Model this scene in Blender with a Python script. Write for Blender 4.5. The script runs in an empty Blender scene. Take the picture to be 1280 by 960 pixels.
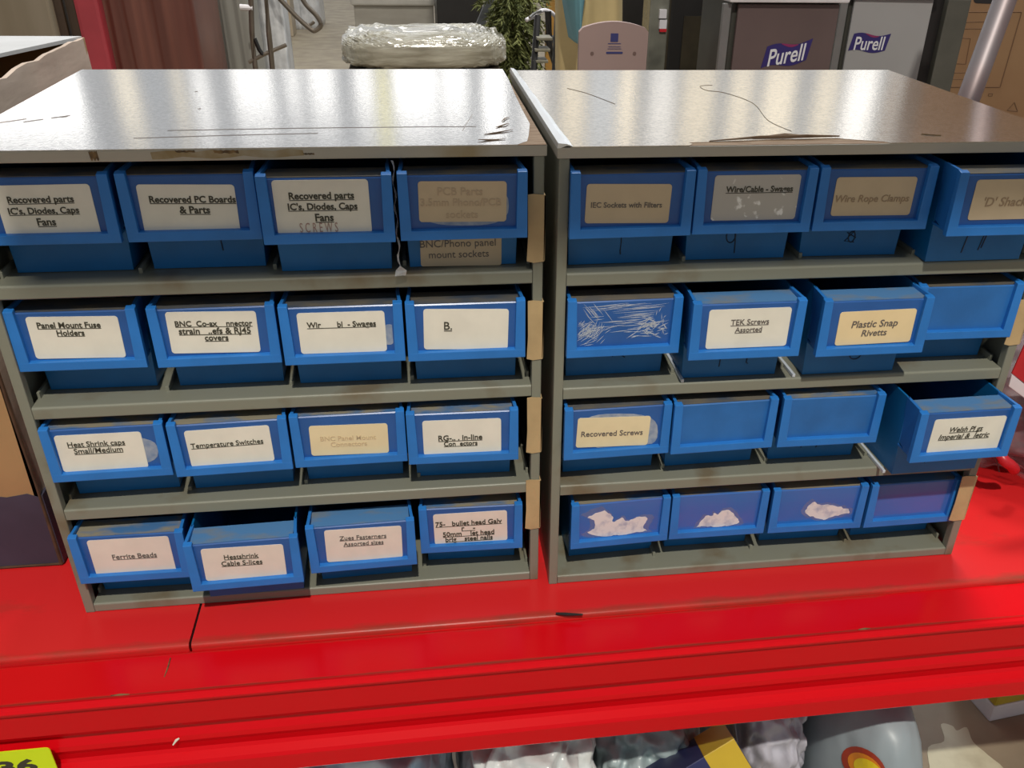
import bpy, bmesh, math, random
from mathutils import Vector, Matrix, noise
random.seed(7)
SC = bpy.context.scene
COL = SC.collection
# ------------------------------------------------------------------ camera
F_PX = 1136.94
CAM = Vector((0.3466, -0.74070, 0.6084))
YAW, PITCH, ROLL = 0.1521, 0.5540, 0.0230
PPX, PPY = 47.83, 97.18            # principal point offset (the photo is a crop)
fwd = Vector((math.sin(YAW)*math.cos(PITCH), math.cos(YAW)*math.cos(PITCH), -math.sin(PITCH)))
r0 = Vector((math.cos(YAW), -math.sin(YAW), 0)); u0 = r0.cross(fwd)
RGT = math.cos(ROLL)*r0 + math.sin(ROLL)*u0
UPV = -math.sin(ROLL)*r0 + math.cos(ROLL)*u0
cd = bpy.data.cameras.new('camera'); cam = bpy.data.objects.new('camera', cd); COL.objects.link(cam)
cam.matrix_world = Matrix(((RGT.x, UPV.x, -fwd.x, CAM.x), (RGT.y, UPV.y, -fwd.y, CAM.y), (RGT.z, UPV.z, -fwd.z, CAM.z), (0, 0, 0, 1)))
cd.sensor_width = 36.0; cd.sensor_fit = 'HORIZONTAL'; cd.lens = F_PX/1280*36
cd.shift_x = -PPX/1280; cd.shift_y = PPY/1280
cd.clip_start = 0.01; cd.clip_end = 100
SC.camera = cam
# ------------------------------------------------------------------ light
wd = bpy.data.worlds.new('hall_ambient'); SC.world = wd; wd.use_nodes = True
bg = wd.node_tree.nodes['Background']; bg.inputs[0].default_value = (0.95, 0.98, 1.0, 1); bg.inputs[1].default_value = 0.30
def area(name, loc, target, size, power, color):
    ld = bpy.data.lights.new(name, 'AREA'); ld.shape = 'DISK'; ld.size = size; ld.energy = power; ld.color = color
    o = bpy.data.objects.new(name, ld); COL.objects.link(o); o.location = loc
    o.rotation_euler = (Vector(target)-Vector(loc)).to_track_quat('-Z', 'Y').to_euler(); return o
area('high_bay_lamp', (0.35, -2.75, 4.1), (0.45, 0.0, 0.1), 0.10, 185, (1.0, 0.94, 0.83))
area('rear_fill_light', (2.6, 4.2, 3.3), (0.5, 0.3, -0.3), 1.0, 60, (0.84, 0.93, 1.0))  # fill light added from behind for the bags and the cardboard box
area('background_fill_light', (1.2, 2.2, 6.0), (1.2, 6.0, 0.0), 1.2, 330, (1.0, 0.95, 0.86))  # fill light added overhead to brighten everything behind the cabinets
vs = SC.view_settings; vs.view_transform = 'Standard'; vs.look = 'None'; vs.exposure = 0.0; vs.gamma = 1.0; vs.use_curve_mapping = False

BINS = {(1, 1, 1): {'p': (0.0639, -0.0023, -0.0057), 'c': (0.0012, 0.0588, 0.0695, 0.0398, 0.0048), 't': [('Recovered parts', -0.0017, 0.0678, 0.0477), ("IC's, Diodes, Caps", -0.0016, 0.0592, 0.0512), ('Fans', -0.0019, 0.0505, 0.0135)]},
(1, 1, 2): {'p': (0.1712, -0.0018, -0.0026), 'c': (-0.0019, 0.0578, 0.0729, 0.0383, -0.018), 't': [('Recovered PC Boards', 0.0021, 0.0655, 0.0647), ('& Parts', 0.0022, 0.0573, 0.0229)]},
(1, 1, 3): {'p': (0.2767, -0.0171, -0.0079), 'c': (-0.0035, 0.0614, 0.073, 0.0427, -0.0013), 't': [('Recovered parts', -0.0034, 0.0707, 0.0497), ("IC's, Diodes, Caps", -0.0033, 0.0623, 0.0533), ('Fans', -0.003, 0.0536, 0.0142), ('~SCREWS', -0.0081, 0.0457, 0.0294)]},
(1, 1, 4): {'p': (0.3834, -0.015, 0.0085), 'c': (-0.0004, 0.0631, 0.0702, 0.0323, -0.018), 't': [('PCB Parts', -0.0023, 0.0714, 0.0358), ('3.5mm Phono/PCB', -0.0018, 0.0628, 0.0645), ('sockets', -0.0014, 0.053, 0.0258)], 'r': [[(0.0366, 0.0585), (0.0359, 0.0533), (0.0339, 0.05), (0.0306, 0.0474), (0.0259, 0.0455), (0.0199, 0.0442), (0.0122, 0.0436), (-0.0016, 0.0437), (-0.0133, 0.0443), (-0.0207, 0.0454), (-0.0264, 0.047), (-0.0307, 0.0492), (-0.0336, 0.0519), (-0.0353, 0.0554), (-0.0355, 0.0614), (-0.0346, 0.0666), (-0.0325, 0.0698), (-0.0292, 0.0723), (-0.0247, 0.0741), (-0.0189, 0.0754), (-0.0114, 0.076), (0.0019, 0.076), (0.0135, 0.0755), (0.0209, 0.0745), (0.0267, 0.0729), (0.0311, 0.0709), (0.0342, 0.0682), (0.036, 0.0648)]]},
(1, 2, 1): {'p': (0.0603, 0.0013, -0.0114), 'c': (-0.0011, 0.0613, 0.0718, 0.0374, -0.0199), 't': [('Panel Mount Fuse', -0.0044, 0.0728, 0.0495), ('Holders', -0.0047, 0.0659, 0.0216)]},
(1, 2, 2): {'p': (0.1718, -0.0011, 0.007), 'c': (-0.0018, 0.0624, 0.0728, 0.0375, -0.0269), 't': [('BNC  Co-ax    nnector', -0.0003, 0.0707, 0.0624), ('strain   ..efs & RJ45', -0.0005, 0.0641, 0.0584), ('covers', -0.0002, 0.0578, 0.0192)]},
(1, 2, 3): {'p': (0.2778, -0.0075, -0.002), 'c': (-0.0007, 0.0606, 0.0729, 0.0374, -0.0054), 't': [('Wir       bl  - Swages', -0.0008, 0.0684, 0.0577)], 'r': [[(0.0431, 0.0564), (0.0428, 0.0534), (0.0424, 0.0515), (0.0419, 0.05), (0.0412, 0.0488), (0.0404, 0.048), (0.0393, 0.0476), (0.0375, 0.0475), (0.0359, 0.0478), (0.035, 0.0483), (0.0343, 0.0492), (0.0338, 0.0504), (0.0335, 0.052), (0.0334, 0.054), (0.0336, 0.0575), (0.0339, 0.0606), (0.0343, 0.0625), (0.0349, 0.064), (0.0355, 0.0651), (0.0364, 0.0659), (0.0374, 0.0663), (0.0392, 0.0664), (0.0407, 0.0662), (0.0417, 0.0656), (0.0424, 0.0648), (0.0429, 0.0636), (0.0432, 0.062), (0.0433, 0.06)]]},
(1, 2, 4): {'p': (0.3827, -0.0102, -0.0043), 'c': (-0.0, 0.0604, 0.0733, 0.0375, -0.0342), 't': [('B.', -0.0156, 0.0644, 0.0069)]},
(1, 3, 1): {'p': (0.0618, -0.0041, 0.0204), 'c': (-0.0055, 0.0599, 0.0721, 0.0372, -0.0107), 't': [('Heat Shrink caps', -0.0082, 0.0691, 0.0476), ('Small/Medium', -0.0079, 0.0622, 0.0407)], 'r': [[(0.0417, 0.0564), (0.0399, 0.0516), (0.0369, 0.0486), (0.0325, 0.0464), (0.0266, 0.0449), (0.0191, 0.0442), (0.0098, 0.0441), (-0.0067, 0.0452), (-0.0206, 0.0466), (-0.0292, 0.0481), (-0.0357, 0.0501), (-0.0404, 0.0524), (-0.0435, 0.0551), (-0.0449, 0.0585), (-0.0442, 0.0642), (-0.0421, 0.069), (-0.0391, 0.0719), (-0.0348, 0.074), (-0.0291, 0.0754), (-0.0219, 0.0762), (-0.0128, 0.0763), (0.0031, 0.0754), (0.017, 0.0741), (0.0257, 0.0726), (0.0323, 0.0708), (0.0373, 0.0685), (0.0405, 0.0657), (0.0422, 0.0624)]]},
(1, 3, 2): {'p': (0.1682, -0.006, 0.0292), 'c': (-0.0014, 0.0599, 0.0732, 0.0375, 0.0113), 't': [('Temperature Switches', -0.0034, 0.0632, 0.0628)]},
(1, 3, 3): {'p': (0.2728, -0.0024, 0.0113), 'c': (-0.0004, 0.0581, 0.0706, 0.0314, -0.0235), 't': [('BNC Panel Mount', -0.0013, 0.0603, 0.0502), ('Connectors', -0.0012, 0.0539, 0.0329)]},
(1, 3, 4): {'p': (0.3767, -0.0095, -0.0158), 'c': (-0.0008, 0.0588, 0.0724, 0.0366, -0.005), 't': [('RG-.. . in-line', -0.0026, 0.0584, 0.0408), ('Con  ectors', -0.0025, 0.052, 0.0313)]},
(1, 4, 1): {'p': (0.0598, -0.0105, -0.0094), 'c': (-0.0002, 0.0597, 0.0731, 0.0419, -0.0027), 't': [('Ferrite Beads', 0.002, 0.0603, 0.0401)]},
(1, 4, 2): {'p': (0.1669, -0.0326, 0.028), 'c': (-0.0009, 0.0597, 0.074, 0.0373, -0.0247), 't': [('Heatshrink', -0.0026, 0.0678, 0.031), ('Cable S-lices', -0.0031, 0.0603, 0.037)]},
(1, 4, 3): {'p': (0.2752, -0.0175, 0.03), 'c': (0.0016, 0.0608, 0.073, 0.038, -0.0244), 't': [('Zues Fasterners', 0.0013, 0.0696, 0.0445), ('Assorted sizes', 0.0012, 0.0622, 0.0382)]},
(1, 4, 4): {'p': (0.382, -0.0001, -0.0296), 'c': (-0.0006, 0.0596, 0.0734, 0.0368, 0.0107), 't': [('75-   bullet head Galv', -0.0024, 0.066, 0.0663), ('r    -', -0.003, 0.0596, 0.0136), ('50mm    let head', -0.0029, 0.0531, 0.0517), ('brig    steel nails', -0.0026, 0.0466, 0.0477)]},
(2, 1, 1): {'p': (0.0595, -0.011, 0.0257), 'c': (-0.0025, 0.0604, 0.0708, 0.0318, -0.025), 't': [('IEC Sockets with Filters', -0.0038, 0.0595, 0.0595)]},
(2, 1, 2): {'p': (0.164, -0.0084, -0.0023), 'c': (0.0015, 0.0625, 0.0737, 0.0373, -0.0026), 't': [('Wire/Cable - Swages', 0.0039, 0.0697, 0.0577)]},
(2, 1, 3): {'p': (0.2694, -0.0082, -0.0155), 'c': (0.0004, 0.0615, 0.0711, 0.0324, -0.0051), 't': [('Wire Rope Clamps', -0.0006, 0.0599, 0.0657)]},
(2, 1, 4): {'p': (0.3794, -0.0305, -0.0042), 'c': (0.0035, 0.063, 0.0729, 0.0337, 0.0001), 't': [("'D' Shackles", 0.0031, 0.0613, 0.0499)]},
(2, 2, 1): {'p': (0.0611, -0.0064, 0.0195)},
(2, 2, 2): {'p': (0.1679, -0.0226, 0.0014), 'c': (0.0021, 0.0609, 0.0749, 0.0369, -0.0004), 't': [('TEK Screws', 0.0027, 0.0671, 0.0349), ('Assorted', 0.0023, 0.0598, 0.0246)]},
(2, 2, 3): {'p': (0.2847, -0.0265, 0.0039), 'c': (0.003, 0.0588, 0.0722, 0.0321, 0.0115), 't': [('Plastic Snap', 0.0014, 0.0625, 0.0437), ('Rivetts', 0.0026, 0.0537, 0.0239)]},
(2, 2, 4): {'p': (0.3852, -0.001, -0.068)},
(2, 3, 1): {'p': (0.0615, -0.0057, 0.0319), 'c': (-0.0035, 0.059, 0.0704, 0.0316, -0.038), 't': [('Recovered Screws', -0.0045, 0.0578, 0.0599)], 'r': [[(0.0405, 0.0551), (0.0403, 0.0488), (0.0386, 0.0449), (0.0354, 0.0419), (0.0308, 0.0399), (0.0247, 0.0387), (0.0167, 0.0383), (0.0024, 0.0392), (-0.0099, 0.0406), (-0.0177, 0.0423), (-0.0237, 0.0445), (-0.0284, 0.0474), (-0.0317, 0.0508), (-0.0338, 0.0551), (-0.0347, 0.0624), (-0.0342, 0.0686), (-0.0324, 0.0724), (-0.0293, 0.0752), (-0.0248, 0.0771), (-0.0189, 0.0783), (-0.0112, 0.0787), (0.0026, 0.078), (0.0147, 0.0768), (0.0225, 0.0752), (0.0286, 0.073), (0.0334, 0.0703), (0.037, 0.0669), (0.0393, 0.0626)]]},
(2, 3, 2): {'p': (0.1654, -0.006, 0.0305)},
(2, 3, 3): {'p': (0.2729, -0.0059, -0.0063)},
(2, 3, 4): {'p': (0.39, -0.0465, 0.0207), 'c': (0.0038, 0.0588, 0.0741, 0.0371, -0.0068), 't': [('Welsh Pl gs', 0.0019, 0.0655, 0.0342), ('Imperial &  letric', 0.0017, 0.058, 0.0526)]},
(2, 4, 1): {'p': (0.0726, 0.0024, 0.0455), 'r': [[(-0.0335, 0.0685), (-0.0184, 0.0749), (-0.008, 0.0679), (-0.0066, 0.0601), (0.0023, 0.0639), (0.0081, 0.0596), (0.0208, 0.0632), (0.0293, 0.0605), (0.0255, 0.0499), (0.0296, 0.045), (0.0129, 0.0436), (0.0011, 0.0393), (-0.0019, 0.043), (-0.0149, 0.0423), (-0.0326, 0.0488), (-0.0256, 0.0546), (-0.0269, 0.0635)]]},
(2, 4, 2): {'p': (0.1771, 0.0052, 0.0002), 'r': [[(-0.0209, 0.0445), (-0.0175, 0.0505), (-0.0151, 0.0543), (-0.0109, 0.0589), (-0.006, 0.0567), (-0.0045, 0.0606), (0.0004, 0.0589), (0.0037, 0.0621), (0.0093, 0.0626), (0.0152, 0.0604), (0.0203, 0.0538), (0.0245, 0.0471), (0.0193, 0.044), (0.0117, 0.0432), (0.0005, 0.0423), (-0.0092, 0.044)]]},
(2, 4, 3): {'p': (0.2838, 0.0036, -0.0113), 'r': [[(-0.0113, 0.0584), (-0.0048, 0.0674), (0.0031, 0.0628), (0.0173, 0.0618), (0.035, 0.0552), (0.0369, 0.0515), (0.0201, 0.0472), (0.0112, 0.0439), (-0.0013, 0.0481), (-0.0103, 0.0529)]]},
(2, 4, 4): {'p': (0.3896, 0.0028, 0.015)}}
# ------------------------------------------------------------------ helpers
def ray(u, v):
    return fwd + RGT*((u-640-PPX)/F_PX) - UPV*((v-480-PPY)/F_PX)
def at_y(u, v, y):
    d = ray(u, v); return CAM + d*((y-CAM.y)/d.y)
def at_z(u, v, z):
    d = ray(u, v); return CAM + d*((z-CAM.z)/d.z)
def mat(name, color, rough=0.5, metal=0.0, var=0.0, vscale=20.0, bump=0.0, bscale=200.0, spec=0.5, color2=None, thresh=None, alpha=1.0, trans=0.0, detail=4.0, coat=0.0, stretch=None):
    m = bpy.data.materials.new(name); m.use_nodes = True; nt = m.node_tree; N = nt.nodes; L = nt.links
    b = N['Principled BSDF']; b.inputs['Base Color'].default_value = (*color, 1); b.inputs['Roughness'].default_value = rough
    b.inputs['Metallic'].default_value = metal; b.inputs['Specular IOR Level'].default_value = spec
    b.inputs['Alpha'].default_value = alpha; b.inputs['Transmission Weight'].default_value = trans; b.inputs['Coat Weight'].default_value = coat
    tc = N.new('ShaderNodeTexCoord'); src = tc.outputs['Object']
    if stretch:
        mp = N.new('ShaderNodeMapping'); mp.inputs['Scale'].default_value = stretch; L.new(src, mp.inputs['Vector']); src = mp.outputs['Vector']
    oi = N.new('ShaderNodeObjectInfo')
    add = N.new('ShaderNodeVectorMath'); add.operation = 'ADD'
    sc = N.new('ShaderNodeVectorMath'); sc.operation = 'SCALE'; sc.inputs[0].default_value = (3.1, 5.7, 2.3)
    L.new(oi.outputs['Random'], sc.inputs['Scale']); L.new(src, add.inputs[0]); L.new(sc.outputs['Vector'], add.inputs[1])
    if var or color2:
        nz = N.new('ShaderNodeTexNoise'); nz.inputs['Scale'].default_value = vscale; nz.inputs['Detail'].default_value = detail
        L.new(add.outputs['Vector'], nz.inputs['Vector'])
        cr = N.new('ShaderNodeValToRGB'); L.new(nz.outputs['Fac'], cr.inputs['Fac'])
        lo, hi = thresh or (0.35, 0.65)
        cr.color_ramp.elements[0].position = lo; cr.color_ramp.elements[1].position = hi
        c2 = color2 or tuple(max(0, c*(1-var)) for c in color)
        cr.color_ramp.elements[0].color = (*c2, 1); cr.color_ramp.elements[1].color = (*color, 1)
        L.new(cr.outputs['Color'], b.inputs['Base Color'])
    if bump:
        nb = N.new('ShaderNodeTexNoise'); nb.inputs['Scale'].default_value = bscale; nb.inputs['Detail'].default_value = 3
        L.new(add.outputs['Vector'], nb.inputs['Vector'])
        bp = N.new('ShaderNodeBump'); bp.inputs['Strength'].default_value = bump; bp.inputs['Distance'].default_value = 0.002
        L.new(nb.outputs['Fac'], bp.inputs['Height']); L.new(bp.outputs['Normal'], b.inputs['Normal'])
    return m
def emit(name, color, s):
    m = bpy.data.materials.new(name); m.use_nodes = True; nt = m.node_tree
    nt.nodes.remove(nt.nodes['Principled BSDF']); e = nt.nodes.new('ShaderNodeEmission')
    e.inputs[0].default_value = (*color, 1); e.inputs[1].default_value = s
    nt.links.new(e.outputs[0], nt.nodes['Material Output'].inputs[0]); return m

def link(name, me, m, parent=None, loc=None):
    o = bpy.data.objects.new(name, me); COL.objects.link(o)
    if m: me.materials.append(m)
    if parent: o.parent = parent
    if loc is not None: o.location = loc
    return o
def obj(name, bm, m, parent=None, loc=None, smooth=False):
    bmesh.ops.recalc_face_normals(bm, faces=bm.faces)
    me = bpy.data.meshes.new(name); bm.to_mesh(me); bm.free()
    if smooth:
        for p in me.polygons: p.use_smooth = True
    return link(name, me, m, parent, loc)
def tag(o, label=None, cat=None, group=None, kind=None):
    if label: o['label'] = label
    if cat: o['category'] = cat
    if group: o['group'] = group
    if kind: o['kind'] = kind
    return o
def thing(name, label, cat, loc=(0, 0, 0), rz=0.0, group=None):
    o = bpy.data.objects.new(name, None); COL.objects.link(o); o.empty_display_size = 0.05
    o.location = loc; o.rotation_euler = (0, 0, rz); return tag(o, label, cat, group)
def box(bm, x0, x1, y0, y1, z0, z1, bev=0.0, seg=2, mtx=None):
    t = bmesh.new(); bmesh.ops.create_cube(t, size=1)
    for v in t.verts:
        v.co = Vector(((x0+x1)/2+v.co.x*(x1-x0), (y0+y1)/2+v.co.y*(y1-y0), (z0+z1)/2+v.co.z*(z1-z0)))
    if bev: bmesh.ops.bevel(t, geom=list(t.edges), offset=bev, segments=seg, profile=0.6, affect='EDGES')
    join(bm, t, mtx)
def join(bm, t, mtx=None):
    vm = {}
    for v in t.verts: vm[v] = bm.verts.new(mtx @ v.co if mtx else v.co)
    for f in t.faces:
        try: bm.faces.new([vm[v] for v in f.verts])
        except ValueError: pass
    t.free()
def hexa(bm, P, bev=0.0):
    """P: 8 corners, bottom 4 (ccw) then top 4."""
    t = bmesh.new(); vs_ = [t.verts.new(p) for p in P]
    for f in ((3, 2, 1, 0), (4, 5, 6, 7), (0, 1, 5, 4), (1, 2, 6, 5), (2, 3, 7, 6), (3, 0, 4, 7)): t.faces.new([vs_[i] for i in f])
    if bev: bmesh.ops.bevel(t, geom=list(t.edges), offset=bev, segments=2, profile=0.6, affect='EDGES')
    join(bm, t)
def extrude_x(bm, prof, x0, x1):
    a = [bm.verts.new((x0, y, z)) for y, z in prof]; b = [bm.verts.new((x1, y, z)) for y, z in prof]
    n = len(prof)
    for i in range(n): bm.faces.new((a[i], a[(i+1) % n], b[(i+1) % n], b[i]))
    bm.faces.new(a[::-1]); bm.faces.new(b)
def plate_xz(bm, pts, y0, y1):
    """flat outline in x,z given a thickness along y"""
    a = [bm.verts.new((x, y0, z)) for x, z in pts]; b = [bm.verts.new((x, y1, z)) for x, z in pts]
    n = len(pts)
    bm.faces.new(a); bm.faces.new(b[::-1])
    for i in range(n): bm.faces.new((a[i], b[i], b[(i+1) % n], a[(i+1) % n]))
def plate_xy(bm, pts, z0, z1):
    a = [bm.verts.new((x, y, z0)) for x, y in pts]; b = [bm.verts.new((x, y, z1)) for x, y in pts]
    n = len(pts)
    bm.faces.new(a[::-1]); bm.faces.new(b)
    for i in range(n): bm.faces.new((a[i], a[(i+1) % n], b[(i+1) % n], b[i]))
def tube(bm, pts, r, n=10, closed=False):
    pts = [Vector(p) for p in pts]; rings = []; m = len(pts)
    ref = Vector((0, 0, 1))
    for i, p in enumerate(pts):
        if closed: d = (pts[(i+1) % m]-pts[i-1]).normalized()
        else: d = (pts[min(i+1, m-1)]-pts[max(i-1, 0)]).normalized()
        s = d.cross(ref)
        if s.length < 0.05: s = d.cross(Vector((0, 1, 0)))
        s.normalize(); t = s.cross(d)
        rr = r[i] if isinstance(r, (list, tuple)) else r
        rings.append([bm.verts.new(p + s*math.cos(2*math.pi*k/n)*rr + t*math.sin(2*math.pi*k/n)*rr) for k in range(n)])
    for i in range(m if closed else m-1):
        a, b = rings[i], rings[(i+1) % m]
        for k in range(n): bm.faces.new((a[k], a[(k+1) % n], b[(k+1) % n], b[k]))
    if not closed:
        bm.faces.new(rings[0][::-1]); bm.faces.new(rings[-1])
def smooth_path(pts, k=6):
    P = [Vector(p) for p in pts]; out = []
    for i in range(len(P)-1):
        a, b, c, d = P[max(i-1, 0)], P[i], P[i+1], P[min(i+2, len(P)-1)]
        for j in range(k):
            t = j/k
            out.append(0.5*((2*b)+(c-a)*t+(2*a-5*b+4*c-d)*t*t+(3*b-3*c+d-a)*t**3))
    out.append(P[-1]); return out
def rounded(w, h, r, n=5, cx=0, cz=0, rot=0):
    pts = []
    for sx, sz, a0 in ((1, 1, 0), (-1, 1, 90), (-1, -1, 180), (1, -1, 270)):
        for i in range(n+1):
            a = math.radians(a0+90*i/n); pts.append((sx*(w/2-r)+math.cos(a)*r, sz*(h/2-r)+math.sin(a)*r))
    c, s = math.cos(rot), math.sin(rot)
    return [(cx+c*x-s*z, cz+s*x+c*z) for x, z in pts]
def blob(bm, c, rad, sub=4, amp=0.1, freq=8.0, seed=0.0, flat=None, crease=0.0, squash=1.0):
    """crumpled closed lump (bags, bundles)"""
    t = bmesh.new(); bmesh.ops.create_icosphere(t, subdivisions=sub, radius=1.0)
    for v in t.verts:
        n = v.co.copy()
        if squash < 1: n = Vector([math.copysign(abs(k)**squash, k) for k in n])
        q = v.co*freq + Vector((seed, seed*2, -seed))
        d = noise.noise(q) + 0.5*noise.noise(q*2.1)
        if crease: d -= crease*abs(noise.noise(q*1.7+Vector((9, 3, 1))))*2
        k = 1+amp*d
        p = Vector((c[0]+n.x*rad[0]*k, c[1]+n.y*rad[1]*k, c[2]+n.z*rad[2]*k))
        if flat is not None and p.z < flat: p.z = flat
        v.co = p
    join(bm, t)
def text_mesh(s, width=None, height=None, bold=0.0, shear=0.0, ext=0.02, spacing=1.0):
    """lettering as a mesh, centred, lying in x,z, facing -y"""
    cu = bpy.data.curves.new('lettering', 'FONT'); cu.body = s; cu.size = 1.0; cu.extrude = ext; cu.offset = bold; cu.shear = shear; cu.space_character = spacing
    cu.align_x = 'LEFT'; cu.resolution_u = 3
    o = bpy.data.objects.new('lettering', cu); COL.objects.link(o)
    dg = bpy.context.evaluated_depsgraph_get(); me = bpy.data.meshes.new_from_object(o.evaluated_get(dg))
    bpy.data.objects.remove(o); bpy.data.curves.remove(cu)
    bm = bmesh.new(); bm.from_mesh(me); bpy.data.meshes.remove(me)
    xs = [v.co.x for v in bm.verts]; ys = [v.co.y for v in bm.verts]
    x0, x1 = min(xs), max(xs); k = (width/(x1-x0)) if width else height/(max(ys)-min(ys))
    kh = (height/(max(ys)-min(ys))) if (height and width) else k
    yc = 0.34
    for v in bm.verts: v.co = Vector(((v.co.x-(x0+x1)/2)*k, -v.co.z*0.0004/ext/2, (v.co.y-yc)*kh))
    return bm, k
def strokes(bm, lines, r, y):
    for ln in lines: tube(bm, [(x, y, z) for x, z in ln], r, 6)

# ------------------------------------------------------------------ materials
M = {}
M['blue'] = mat('blue_plastic', (0.022, 0.190, 0.590), 0.42, var=0.12, vscale=30, bump=0.03, bscale=600)
M['blue_body'] = mat('blue_plastic_body', (0.004, 0.150, 0.420), 0.45, var=0.15, vscale=25)
M['panel'] = mat('blue_behind_clear_insert', (0.020, 0.105, 0.360), 0.30, var=0.12, vscale=40, coat=0.1)
M['plain'] = mat('blue_front', (0.022, 0.150, 0.450), 0.42, var=0.18, vscale=30, bump=0.05, bscale=300)
M['violet'] = mat('blue_behind_violet_film', (0.060, 0.135, 0.450), 0.22, color2=(0.025, 0.145, 0.460), vscale=14, coat=0.3)
def dust_mat(name, c_dust, c_blue, lo, hi):
    return mat(name, c_dust, 0.65, color2=c_blue, thresh=(lo, hi), vscale=26, detail=3, stretch=(1, 2.2, 1))
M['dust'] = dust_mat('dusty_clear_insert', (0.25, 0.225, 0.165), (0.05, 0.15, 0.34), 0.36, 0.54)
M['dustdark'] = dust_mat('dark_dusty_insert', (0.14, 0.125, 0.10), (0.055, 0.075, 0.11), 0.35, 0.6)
M['dustclean'] = dust_mat('thinly_dusted_insert', (0.20, 0.20, 0.17), (0.07, 0.20, 0.42), 0.5, 0.75)
M['card'] = mat('white_card', (0.80, 0.76, 0.66), 0.6, var=0.07, vscale=45)
M['cardpink'] = mat('offwhite_card', (0.78, 0.68, 0.60), 0.6, var=0.07, vscale=45)
M['cardtan'] = mat('yellowed_card', (0.60, 0.47, 0.31), 0.55, var=0.06, vscale=45)
M['cardcream'] = mat('cream_card', (0.80, 0.67, 0.42), 0.55, var=0.06, vscale=45)
M['cardpeach'] = mat('peach_card', (0.82, 0.64, 0.37), 0.55, var=0.05, vscale=45)
M['cardgrey'] = mat('worn_grey_card', (0.50, 0.47, 0.43), 0.45, color2=(0.9, 0.88, 0.85), thresh=(0.30, 0.36), vscale=90)
M['ink'] = mat('black_ink', (0.05, 0.046, 0.030), 0.6)
M['inkgrey'] = mat('grey_ink', (0.13, 0.11, 0.10), 0.6)
M['inkfade'] = mat('faded_ink', (0.34, 0.24, 0.15), 0.6)
M['inkghost'] = mat('ghost_ink', (0.60, 0.47, 0.29), 0.6)
M['inkghost2'] = mat('ghost_ink_grey', (0.49, 0.37, 0.25), 0.6)
M['pencil'] = mat('red_pencil', (0.42, 0.26, 0.22), 0.7)
M['marker'] = mat('black_marker', (0.004, 0.02, 0.05), 0.5)
M['glue'] = mat('white_glue_residue', (0.80, 0.74, 0.74), 0.7, color2=(0.45, 0.44, 0.55), vscale=120, thresh=(0.25, 0.5), alpha=0.92)
M['halo'] = mat('faint_smear', (0.30, 0.32, 0.52), 0.5, alpha=0.35, var=0.2, vscale=100)
M['gluethin'] = mat('thin_glue_residue', (0.52, 0.55, 0.60), 0.6, color2=(0.25, 0.33, 0.48), vscale=120, thresh=(0.3, 0.7), alpha=0.75)
M['scratch'] = mat('white_scratches', (0.62, 0.66, 0.72), 0.6, alpha=0.8)
M['grey'] = mat('grey_enamel', (0.215, 0.218, 0.172), 0.42, color2=(0.165, 0.135, 0.085), thresh=(0.30, 0.44), vscale=16, bump=0.02, bscale=400)
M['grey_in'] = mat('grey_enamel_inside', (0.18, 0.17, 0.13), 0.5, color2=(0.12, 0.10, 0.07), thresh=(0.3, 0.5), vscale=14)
M['edge'] = mat('offwhite_board_edge', (0.45, 0.41, 0.34), 0.5, color2=(0.36, 0.28, 0.16), thresh=(0.30, 0.42), vscale=9, detail=5)
M['stain'] = mat('brown_stain', (0.22, 0.13, 0.05), 0.7, color2=(0.05, 0.03, 0.015), vscale=120, thresh=(0.35, 0.55))
M['chip'] = mat('bare_chipboard', (0.36, 0.25, 0.16), 0.8, color2=(0.22, 0.13, 0.07), vscale=40, bump=0.3, bscale=150, stretch=(1, 6, 1))
M['lam'] = mat('brushed_spangle_laminate', (0.74, 0.74, 0.75), 0.13, metal=1.0, color2=(0.55, 0.55, 0.56), thresh=(0.25, 0.6), vscale=330, detail=2, bump=0.032, bscale=520)
M['lam2'] = mat('warm_reflection_laminate', (0.74, 0.70, 0.65), 0.14, metal=1.0, color2=(0.52, 0.49, 0.45), thresh=(0.25, 0.6), vscale=300, detail=2, bump=0.036, bscale=480)  # warm tint of the window reflections painted into this metal
M['foil'] = mat('bent_laminate_edge', (0.85, 0.86, 0.88), 0.3, metal=1.0, bump=0.02, bscale=120)
M['tape'] = mat('buff_tape', (0.52, 0.37, 0.19), 0.5, var=0.15, vscale=40, bump=0.1, bscale=120)
M['clear'] = mat('clear_tape', (0.75, 0.77, 0.8), 0.12, alpha=0.38, var=0.3, vscale=80, spec=0.8)
M['pale'] = mat('lit_rail_pale_blue', (0.55, 0.60, 0.66), 0.4)
M['black'] = mat('black_plastic', (0.012, 0.011, 0.011), 0.4, var=0.2)
M['steel'] = mat('dull_steel', (0.30, 0.29, 0.27), 0.35, metal=0.9, var=0.2)

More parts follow.
